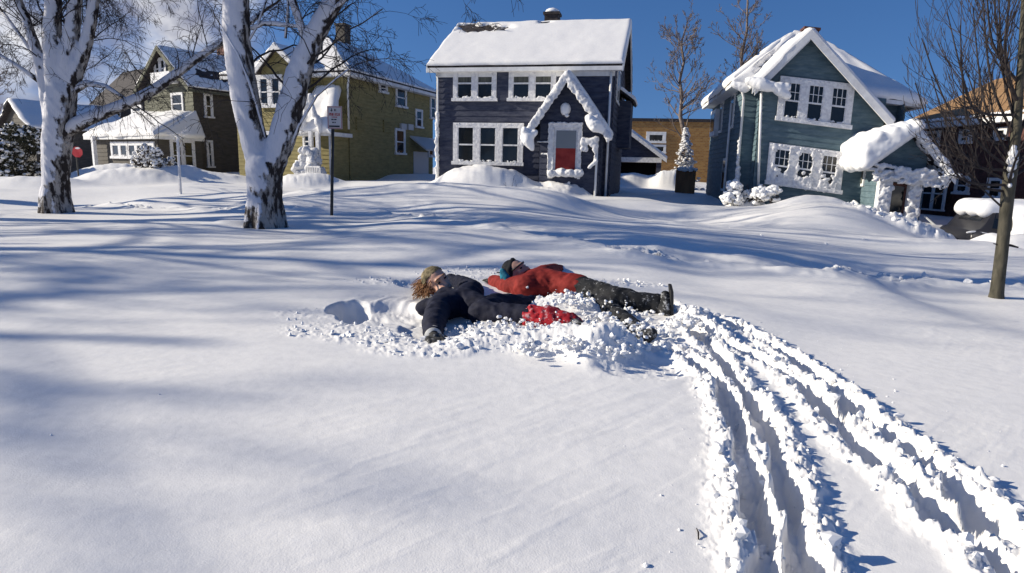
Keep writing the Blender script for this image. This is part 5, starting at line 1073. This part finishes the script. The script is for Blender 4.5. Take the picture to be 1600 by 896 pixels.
# snowy conifer
b = P(1070, 290, 38); z0 = tz(b.x, b.y); t = P(1072, 200, 38); H = t.z - z0; root = empty('conifer', (b.x, b.y, z0), 'small snow-caked conifer behind the brown gate', 'tree'); rg = random.Random(6)
mb = MB(); mb.tube([(b.x, b.y, z0 - .2), (t.x, b.y, t.z)], [.12, .02], 6); mb.build('trunk', 'twig', root); mb = MB(); sn = MB()
for i in range(1700):
    f = rg.random() ** .8; rr = (1 - f) * 1.15 * (.75 + .25 * math.sin(f * 44)) + .05; an = rg.uniform(0, 6.28); k = rg.uniform(.5, 1); p = Vector((b.x + (t.x - b.x) * f + math.cos(an) * rr * k, b.y + math.sin(an) * rr * k, z0 + .2 + (H - .2) * f - rr * k * .25))
    if rg.random() < .45: sn.blob(p, rg.uniform(.05, .12), (1.2, 1.2, .6), .2, 0, rg)
    else: a = Vector((math.cos(an), math.sin(an), -.4)) * .14; e = Vector((-math.sin(an), math.cos(an), 0)) * .05; mb.add([p - a, p + e, p + a, p - e], [(0, 1, 2, 3)])
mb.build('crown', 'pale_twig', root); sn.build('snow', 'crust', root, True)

# ================================================================== people
def hand(mb, wrist, d, palm_n, s=1.0, curl=.35, left=1):
    """glove with palm, four fingers and a thumb; d = direction of the fingers, palm_n = away from the back of the hand"""
    d = Vector(d).normalized(); n = Vector(palm_n); n = (n - d * n.dot(d)).normalized(); sd_ = d.cross(n) * left; w = Vector(wrist)
    for k in range(5): a = (k - 2) / 2; mb.blob(w + d * .045 * s + sd_ * a * .032 * s, .021 * s, jit=0, lvl=1); mb.blob(w + d * .082 * s + sd_ * a * .034 * s, .018 * s, jit=0, lvl=1)
    caps(mb, [w - d * .03 * s, w + d * .04 * s], [.034 * s, .030 * s])
    for k, (L, sp) in enumerate(((.062, -.20), (.074, -.06), (.070, .07), (.055, .22))):
        b = w + d * .088 * s + sd_ * (k - 1.5) * .0225 * s; q = [b]; dd = (d + sd_ * sp).normalized()
        for j in range(3): dd = (dd + n * curl * (.35 + .25 * j)).normalized(); q.append(q[-1] + dd * L * s * (.45, .32, .25)[j])
        caps(mb, q, [.0125 * s, .012 * s, .011 * s, .0095 * s])
    b = w + d * .03 * s - sd_ * .034 * s; q = [b]; dd = (d * .6 - sd_ * .8 + n * .2).normalized()
    for j in range(3): q.append(q[-1] + dd * s * (.030, .026, .022)[j]); dd = (dd + d * .35).normalized()
    caps(mb, q, [.017 * s, .014 * s, .0125 * s, .011 * s])
def axes(f, u):
    """columns: right, forward(face), up(crown)"""
    u = Vector(u).normalized(); f = Vector(f); f = (f - u * f.dot(u)).normalized(); r = f.cross(u); return Matrix((r, f, u)).transposed()
def head_mb(mb, c, A, s=1.0):
    c = Vector(c); L = lambda x, y, z: c + A @ Vector((x, y, z)) * s
    ell(mb, L(0, -.012, .022), A, (.075 * s, .092 * s, .092 * s)); ell(mb, L(0, .022, -.035), A, (.060 * s, .068 * s, .075 * s))
    mb.blob(L(0, .055, -.088), .026 * s, jit=0); mb.blob(L(.032, .052, -.018), .028 * s, jit=0); mb.blob(L(-.032, .052, -.018), .028 * s, jit=0)
    caps(mb, [L(0, .078, .018), L(0, .098, -.012), L(0, .104, -.028)], [.010 * s, .012 * s, .0155 * s]); mb.blob(L(.011, .094, -.032), .009 * s, jit=0); mb.blob(L(-.011, .094, -.032), .009 * s, jit=0)
    caps(mb, [L(-.035, .074, .030), L(0, .084, .032), L(.035, .074, .030)], [.011 * s, .011 * s, .011 * s]); caps(mb, [L(-.02, .078, -.058), L(0, .086, -.060), L(.02, .078, -.058)], [.008 * s, .010 * s, .008 * s])
    for e in (-1, 1): ell(mb, L(e * .077, -.008, -.01), A, (.010 * s, .018 * s, .030 * s))
def face_bits(c, A, par, s=1.0):
    c = Vector(c); L = lambda x, y, z: c + A @ Vector((x, y, z)) * s
    for e in (-1, 1): mb = MB(); ell(mb, L(e * .030, .0745, .008), A, (.014 * s, .008 * s, .0065 * s)); mb.build('eye', 'eye', par, True)
    mb = MB(); caps(mb, [L(-.024, .082, -.060), L(0, .093, -.062), L(.024, .082, -.060)], [.004 * s, .007 * s, .004 * s]); mb.build('mouth', 'lips', par, True)
    for e in (-1, 1): mb = MB(); caps(mb, [L(e * .045, .076, .030), L(e * .03, .086, .036), L(e * .012, .088, .033)], [.003 * s, .004 * s, .003 * s]); mb.build('eyebrow', 'hair', par, True)

# ---- person in the dark coat
g0 = lambda px, py, z: G(px, py, z)
hd = g0(684, 436, .20); nk = g0(700, 460, .10); ch = g0(722, 468, .08); be = g0(744, 475, .07); pv = g0(760, 481, .05)
nsh = g0(686, 475, .08); nel = g0(677, 502, .06); nwr = g0(677, 517, .055); fsh = g0(738, 452, .12); fel = g0(722, 440, .02); fwr = g0(700, 433, -.04)
nh = g0(752, 484, .06); nkn = g0(824, 488, .09); nan = g0(893, 503, .05); nft = g0(935, 532, .03); fh = g0(775, 472, .06); fkn = g0(845, 474, -.02); fan = g0(905, 488, -.06)
root = empty('person', (hd.x, hd.y, 0), 'person in a dark navy coat and beanie lying in the snow, arm flung out', 'person')
A1 = axes((.55, -.80, .22), (-.55, -.12, .80))
mb = MB(); head_mb(mb, hd, A1, 1.30); caps(mb, [hd + (nk - hd) * .3, nk, ch], [.06, .055, .09])
caps(mb, [ch, be, pv], [.11, .10, .11]); caps(mb, [nsh, nel, nwr], [.06, .045, .035]); caps(mb, [ch, nsh], [.09, .06]); caps(mb, [ch, fsh], [.09, .06]); caps(mb, [fsh, fel, fwr], [.055, .045, .035])
caps(mb, [pv, nh, nkn, nan, nft], [.10, .09, .065, .045, .035]); caps(mb, [pv, fh, fkn, fan], [.10, .085, .06, .045]); 
hw = (nwr - nel).normalized(); caps(mb, [nwr, nwr + hw * .07], [.035, .03]); caps(mb, [fwr, fwr + (fwr - fel).normalized() * .08], [.035, .03])
body = remesh('body', mb, .009, 'skin', root, 4)
face_bits(hd, A1, body, 1.30)
mb = MB(); caps(mb, [ch + (nk - ch) * .5, ch, be, pv], [.10, .125, .108, .11]); caps(mb, [ch, nsh, nel, nwr], [.12, .095, .078, .058]); caps(mb, [ch, fsh, fel, fwr], [.12, .10, .08, .06]); caps(mb, [nk, nk + (nk - ch) * .2], [.085, .08])
caps(mb, [nsh + Vector((-.14, .10, -.03)), nsh + Vector((-.02, .08, 0)), nk], [.06, .08, .08])
remesh('coat', mb, .014, 'navy_cloth', root, 5, .014, 9, 2)
mb = MB(); caps(mb, [pv, nh, nh.lerp(nkn, .5), nkn, nkn.lerp(nan, .12)], [.105, .100, .084, .072, .066]); caps(mb, [pv, fh, fkn, fan], [.11, .10, .085, .07]); remesh('trousers', mb, .014, 'navy_cloth', root, 5, .014, 10, 3)
mb = MB(); caps(mb, [nkn.lerp(nan, .10), nkn.lerp(nan, .45), nan], [.088, .105, .085]); o = remesh('gaiter', mb, .013, 'crimson', root, 4, .016, 14, 4)
mb = MB(); up_ = Vector((0, 0, 1)); caps(mb, [nan, nan.lerp(nft, .55)], [.075, .06]); caps(mb, [nan.lerp(nft, .5), nft.lerp(nan, .35), nft + Vector((.02, -.02, .12))], [.06, .055, .045]); o = remesh('boot', mb, .012, 'black_snowy', root, 3, .004, 10, 5)
mb = MB(); hand(mb, nwr + hw * .02, hw + Vector((.18, 0, -.05)), (.1, 0, -1), 1.28, .30, -1); glv = remesh('glove', mb, .0065, 'glove_grey', root, 2)
for k, mt in enumerate(('glove_grey', 'sign_white', 'glove_grey', 'grey_metal')):
    mb = MB(); c0 = nwr + hw * (-.028 + k * .021); mb.tube([c0 - hw * .0085, c0 + hw * .0085], [.066 - k * .002, .066 - k * .002], 20); mb.build('cuff_band', mt, glv, True)
mb = MB(); hand(mb, fwr, (fwr - fel), (0, 0, -1), 1.2, .3, 1); remesh('glove', mb, .008, 'black_cloth', root, 2)
# beanie and hair
L = lambda x, y, z: hd + A1 @ Vector((x, y, z)) * 1.30
mb = MB(); ell(mb, L(0, -.018, .038), A1, (.094 * 1.12, .104 * 1.1, .094 * 1.12)); hat = None
def cut_hat(co, no):
    d = co - np.array(L(0, 0, 0)); Ai = np.array(A1.transposed()); q = d @ Ai.T / 1.30
    keep = q[:, 2] + q[:, 1] * -.35 > .030; t = np.clip((.052 - (q[:, 2] - q[:, 1] * .45)), 0, .13)
    return co + (np.array(A1 @ Vector((0, -.45, 1)))[None] * (t * 1.0 * 1.30)[:, None])
hat = remesh('beanie', mb, .011, 'camo', root, 3, .004, 18, 6, upd=cut_hat)
mb = MB(); rg = random.Random(9)
for i in range(340):
    a = rg.uniform(-1, 1); st = L(a * .088, rg.uniform(-.09, .01), rg.uniform(-.06, .05)); aim = g0(646 + rg.uniform(-8, 18), 452 + rg.uniform(-14, 14), rg.uniform(.01, .10)); aim = st.lerp(aim, rg.uniform(.45, 1.0)); pts = []
    ph = rg.random() * 6; 
    for k in range(10):
        t = k / 9; p = st.lerp(aim, t); w_ = .014 * math.sin(math.pi * min(t * 2, 1)); pts.append(p + Vector((math.cos(ph + t * 13) * w_, math.sin(ph + t * 13) * w_, math.sin(ph + t * 11) * w_ + .035 * math.sin(math.pi * t))))
    mb.tube(pts, [.0052 * (1 - .5 * k / 9) for k in range(10)], 4, cap=False)
mb.build('hair', 'hair', root, True)

# ---- person in the red jacket
hd = g0(808, 421, .19); nk = g0(822, 432, .12); ch = g0(843, 436, .13); be = g0(868, 441, .12); pv = g0(893, 446, .11)
nsh = g0(822, 444, .10); nel = g0(792, 444, .04); nwr = g0(772, 436, .04); fsh = g0(850, 426, .12); fel = g0(866, 420, .05); fwr = g0(880, 420, -.02)
fh = g0(905, 446, .12); fkn = g0(962, 459, .12); fan = g0(1028, 471, .08); nh = g0(905, 454, .06); nkn = g0(952, 481, .02); nan = g0(990, 509, .0)
root = empty('person', (ch.x, ch.y, 0), 'person in a red jacket and black trousers lying on their back behind the other', 'person')
A2 = axes((.70, -.48, .50), (-.62, .12, .77))
mb = MB(); head_mb(mb, hd, A2, 1.25); caps(mb, [hd + (nk - hd) * .3, nk, ch], [.055, .055, .09]); caps(mb, [ch, be, pv], [.11, .10, .11]); caps(mb, [ch, nsh, nel, nwr, nwr + (nwr - nel).normalized() * .07], [.08, .06, .045, .035, .03]); caps(mb, [ch, fsh, fel, fwr], [.08, .055, .045, .035])
ft_top = g0(1042, 452, .20); ft_heel = g0(1042, 487, .02)
caps(mb, [pv, fh, fkn, fan], [.10, .09, .065, .045]); caps(mb, [fan, ft_heel.lerp(ft_top, .25)], [.04, .030]); caps(mb, [pv, nh, nkn, nan], [.10, .09, .06, .045]); body = remesh('body', mb, .010, 'skin', root, 4)
face_bits(hd, A2, body, 1.25)
mb = MB(); caps(mb, [nk, ch, be, pv], [.09, .135, .130, .125]); ell(mb, ch + Vector((.05, -.02, -.01)), Matrix.Identity(3), (.20, .19, .135)); caps(mb, [ch, nsh, nel, nwr], [.13, .115, .090, .065]); caps(mb, [ch, fsh, fel, fwr], [.13, .10, .08, .06]); caps(mb, [pv, pv.lerp(fh, .9)], [.14, .128]); remesh('jacket', mb, .014, 'red_cloth', root, 5, .012, 8, 7)
mb = MB(); caps(mb, [pv, fh, fh.lerp(fkn, .5), fkn, fkn.lerp(fan, .6), fan], [.125, .115, .098, .085, .082, .085]); caps(mb, [pv, nh, nkn, nan], [.12, .11, .085, .07]); remesh('trousers', mb, .014, 'black_dusted', root, 4, .014, 9, 8)
mb = MB(); caps(mb, [fan.lerp(fkn, .05), fan, ft_heel.lerp(ft_top, .25)], [.062, .066, .052]); caps(mb, [ft_heel + Vector((-.01, 0, .035)), ft_heel.lerp(ft_top, .5), ft_top + Vector((-.01, 0, -.02))], [.045, .045, .040]); bt = remesh('boot', mb, .010, 'black_snowy', root, 3)
mb = MB(); ax = (ft_top - ft_heel).normalized(); so = Vector((1, -.15, -.1)).normalized(); sdv = ax.cross(so).normalized()
pr = [(-.035, .028), (.0, .042), (.07, .040), (.14, .046), (.21, .050), (.26, .042), (.285, .022)]
vs_ = []; 
for o_ in (.030, .052):
    for t, w_ in pr: vs_.append(ft_heel + ax * t * .92 + sdv * w_ + so * (o_ - .18 * max(t - .2, 0)))
    for t, w_ in reversed(pr): vs_.append(ft_heel + ax * t * .92 - sdv * w_ + so * (o_ - .18 * max(t - .2, 0)))
n = 14; mb.add(vs_, [tuple(range(n)), tuple(range(2 * n - 1, n - 1, -1))] + [(i, n + i, n + (i + 1) % n, (i + 1) % n) for i in range(n)]); mb.build('sole', 'sole', bt)
mb = MB(); f2 = g0(1006, 522, .03); caps(mb, [nan, nan.lerp(f2, .5)], [.07, .055]); caps(mb, [nan.lerp(f2, .4), f2, f2 + Vector((.03, -.10, .06))], [.055, .052, .045]); remesh('boot', mb, .011, 'black_snowy', root, 3)
mb = MB(); hand(mb, nwr, (nwr - nel), (0, 0, -1), 1.2, .35, 1); remesh('glove', mb, .008, 'glove_grey', root, 2); mb = MB(); hand(mb, fwr, (fwr - fel), (0, 0, -1), 1.2, .3, 1); remesh('glove', mb, .008, 'black_cloth', root, 2)
L = lambda x, y, z: hd + A2 @ Vector((x, y, z)) * 1.25
mb = MB(); ell(mb, L(0, -.028, .034), A2, (.104, .104, .110)); caps(mb, [L(-.075, -.03, -.03), L(-.07, .0, .05), L(0, .035, .095), L(.07, .0, .05), L(.075, -.03, -.03)], [.026, .026, .026, .026, .026]); hat = remesh('knit_hat', mb, .010, 'black_cloth', root, 3, .003, 16, 3)
mb = MB(); caps(mb, [L(.092, -.045, -.07), L(.098, -.040, .02), L(.078, -.05, .075)], [.034, .037, .030]); caps(mb, [L(.03, -.108, -.05), L(.05, -.1, .03), L(.03, -.08, .08)], [.03, .036, .03]); caps(mb, [L(.09, -.055, -.02), L(.05, -.1, -.02)], [.04, .04])
mb2 = mb; remesh('hood_panel', mb2, .010, 'teal_cloth', root, 4)
mb = MB()
pts = [L(.075 * math.sin(a), .088 * math.cos(a) + .004, .034 + 0 * a) for a in np.linspace(-1.35, 1.35, 11)]; mb.tube(pts, [.009] * 11, 8); mb.build('goggle_strap', 'metal', hat, True)
mb = MB(); a = g0(785, 422, .06); mb.tube([L(-.1, -.1, .02), a, g0(776, 422, .06)], [.010, .009, .006], 5); mb.build('drawstring', 'black_cloth', hat, True)

tw = base_hit(1091, 836); mb = MB(); zt = tz(tw.x, tw.y) + .004
mb.tube([(tw.x - .008, tw.y - .03, zt), (tw.x, tw.y, zt + .006), (tw.x + .004, tw.y + .035, zt)], [.0025, .003, .0015], 5)
tag(mb.build('fallen_twig', 'twig'), 'tiny dark twig lying on the smooth snow left of the tracks', 'twig')
# clods heaped over the legs
def clods(name, spots, seed, label, par=None):
    rg = random.Random(seed); mb = MB()
    for px, py, z, sp, n, r in spots:
        for k in range(n):
            c = g0(px + rg.gauss(0, sp), py + rg.gauss(0, sp * .35), z + rg.uniform(-.03, .04)); mb.blob(c, r * (.2 + .95 * rg.random() ** 1.6), (rg.uniform(.8, 1.2), rg.uniform(.8, 1.2), rg.uniform(.6, 1)), .30, rg.choice((0, 1)), rg)
    o = mb.build(name, 'snow_clean', None, False); tag(o, label, 'snow', kind='stuff'); return o
clods('snow_clods', [(740, 515, .03, 16, 60, .016), (790, 512, .04, 24, 150, .019), (850, 512, .03, 18, 80, .019), (900, 530, .08, 18, 120, .022), (945, 528, .08, 20, 150, .022), (975, 540, .05, 18, 90, .022), (880, 465, .08, 20, 120, .021), (915, 470, .07, 16, 80, .020),
                    (930, 495, .03, 16, 60, .026), (960, 505, .06, 14, 50, .024), (1010, 515, .05, 16, 50, .024), (1075, 500, .06, 12, 50, .028), (830, 540, .04, 22, 70, .022), (1000, 490, .03, 14, 30, .02), (960, 472, .05, 16, 30, .014), (865, 500, .10, 12, 12, .008), (1020, 540, .0, 14, 40, .022)], 17, 'broken clods of snow heaped over the legs of the two people')

for o in bpy.data.objects:
    if o.get('category') == 'person': o.location.z -= .03     # settled into the snow
# ------------------------------------------------------------------ light and sky
SUN = Vector((-1, .06, 0)).normalized(); EL = R(24)
sd = Vector((SUN.x * math.cos(EL), SUN.y * math.cos(EL), math.sin(EL)))
ld = bpy.data.lights.new('sun', 'SUN'); ld.energy = 5.0; ld.angle = R(.53); ld.color = (1.0, .91, .75)
lo = bpy.data.objects.new('sun', ld); COL.objects.link(lo); lo.rotation_euler = sd.to_track_quat('Z', 'Y').to_euler()
w = bpy.data.worlds.new('World'); scene.world = w; w.use_nodes = True; nt = w.node_tree; bg = nt.nodes['Background']
sky = nt.nodes.new('ShaderNodeTexSky'); sky.sky_type = 'NISHITA'; sky.sun_disc = False; sky.sun_elevation = EL; sky.sun_rotation = math.atan2(SUN.x, SUN.y)
sky.ozone_density = 2.0; sky.dust_density = .25; sky.air_density = 1.0; sky.altitude = 300
hs = nt.nodes.new('ShaderNodeHueSaturation'); hs.inputs['Saturation'].default_value = 1.3; hs.inputs['Value'].default_value = 1.1; hs.inputs['Hue'].default_value = .512; nt.links.new(sky.outputs[0], hs.inputs['Color'])
tc = nt.nodes.new('ShaderNodeTexCoord')
ma = nt.nodes.new('ShaderNodeVectorMath'); ma.operation = 'MULTIPLY_ADD'; ma.inputs[1].default_value = (1, 1, .85); ma.inputs[2].default_value = (0, 0, .22); nt.links.new(tc.outputs['Generated'], ma.inputs[0])
no_ = nt.nodes.new('ShaderNodeVectorMath'); no_.operation = 'NORMALIZE'; nt.links.new(ma.outputs[0], no_.inputs[0]); nt.links.new(no_.outputs[0], sky.inputs[0])
dp = nt.nodes.new('ShaderNodeVectorMath'); dp.operation = 'DOT_PRODUCT'; cdir = Vector((-.66, 1, .16)).normalized(); dp.inputs[1].default_value = cdir; nt.links.new(tc.outputs['Generated'], dp.inputs[0])
mr = nt.nodes.new('ShaderNodeMapRange'); mr.inputs['From Min'].default_value = .90; mr.inputs['From Max'].default_value = .99; mr.inputs['To Min'].default_value = -.45; mr.inputs['To Max'].default_value = .22; nt.links.new(dp.outputs['Value'], mr.inputs['Value'])
mp = nt.nodes.new('ShaderNodeMapping'); mp.inputs['Scale'].default_value = (1, 1, 2.2); nt.links.new(tc.outputs['Generated'], mp.inputs[0])
nz = nt.nodes.new('ShaderNodeTexNoise'); nz.inputs['Scale'].default_value = 5; nz.inputs['Detail'].default_value = 7; nz.inputs['Roughness'].default_value = .58; nt.links.new(mp.outputs[0], nz.inputs['Vector'])
aa = nt.nodes.new('ShaderNodeMath'); aa.operation = 'ADD'; nt.links.new(nz.outputs['Fac'], aa.inputs[0]); nt.links.new(mr.outputs[0], aa.inputs[1])
m2 = nt.nodes.new('ShaderNodeMapRange'); m2.inputs['From Min'].default_value = .48; m2.inputs['From Max'].default_value = .78; nt.links.new(aa.outputs[0], m2.inputs['Value'])
cc = nt.nodes.new('ShaderNodeValToRGB'); cc.color_ramp.elements[0].color = (2.4, 2.6, 3.6, 1); cc.color_ramp.elements[1].color = (9, 9, 9.2, 1); cc.color_ramp.elements[0].position = .45; cc.color_ramp.elements[1].position = .62
n5 = nt.nodes.new('ShaderNodeTexNoise'); n5.inputs['Scale'].default_value = 7; n5.inputs['Detail'].default_value = 5; nt.links.new(tc.outputs['Generated'], n5.inputs['Vector']); nt.links.new(n5.outputs['Fac'], cc.inputs[0])
mx = nt.nodes.new('ShaderNodeMix'); mx.data_type = 'RGBA'; nt.links.new(m2.outputs[0], mx.inputs[0]); nt.links.new(hs.outputs[0], mx.inputs[6]); nt.links.new(cc.outputs[0], mx.inputs[7])
nt.links.new(mx.outputs[2], bg.inputs[0]); bg.inputs[1].default_value = .085
vs = scene.view_settings; vs.view_transform = 'Standard'; vs.look = 'None'; vs.gamma = 1; vs.exposure = 0.38; vs.use_curve_mapping = False
scene.cycles.use_denoising = True
scene.cycles.max_bounces = 6; scene.cycles.diffuse_bounces = 4
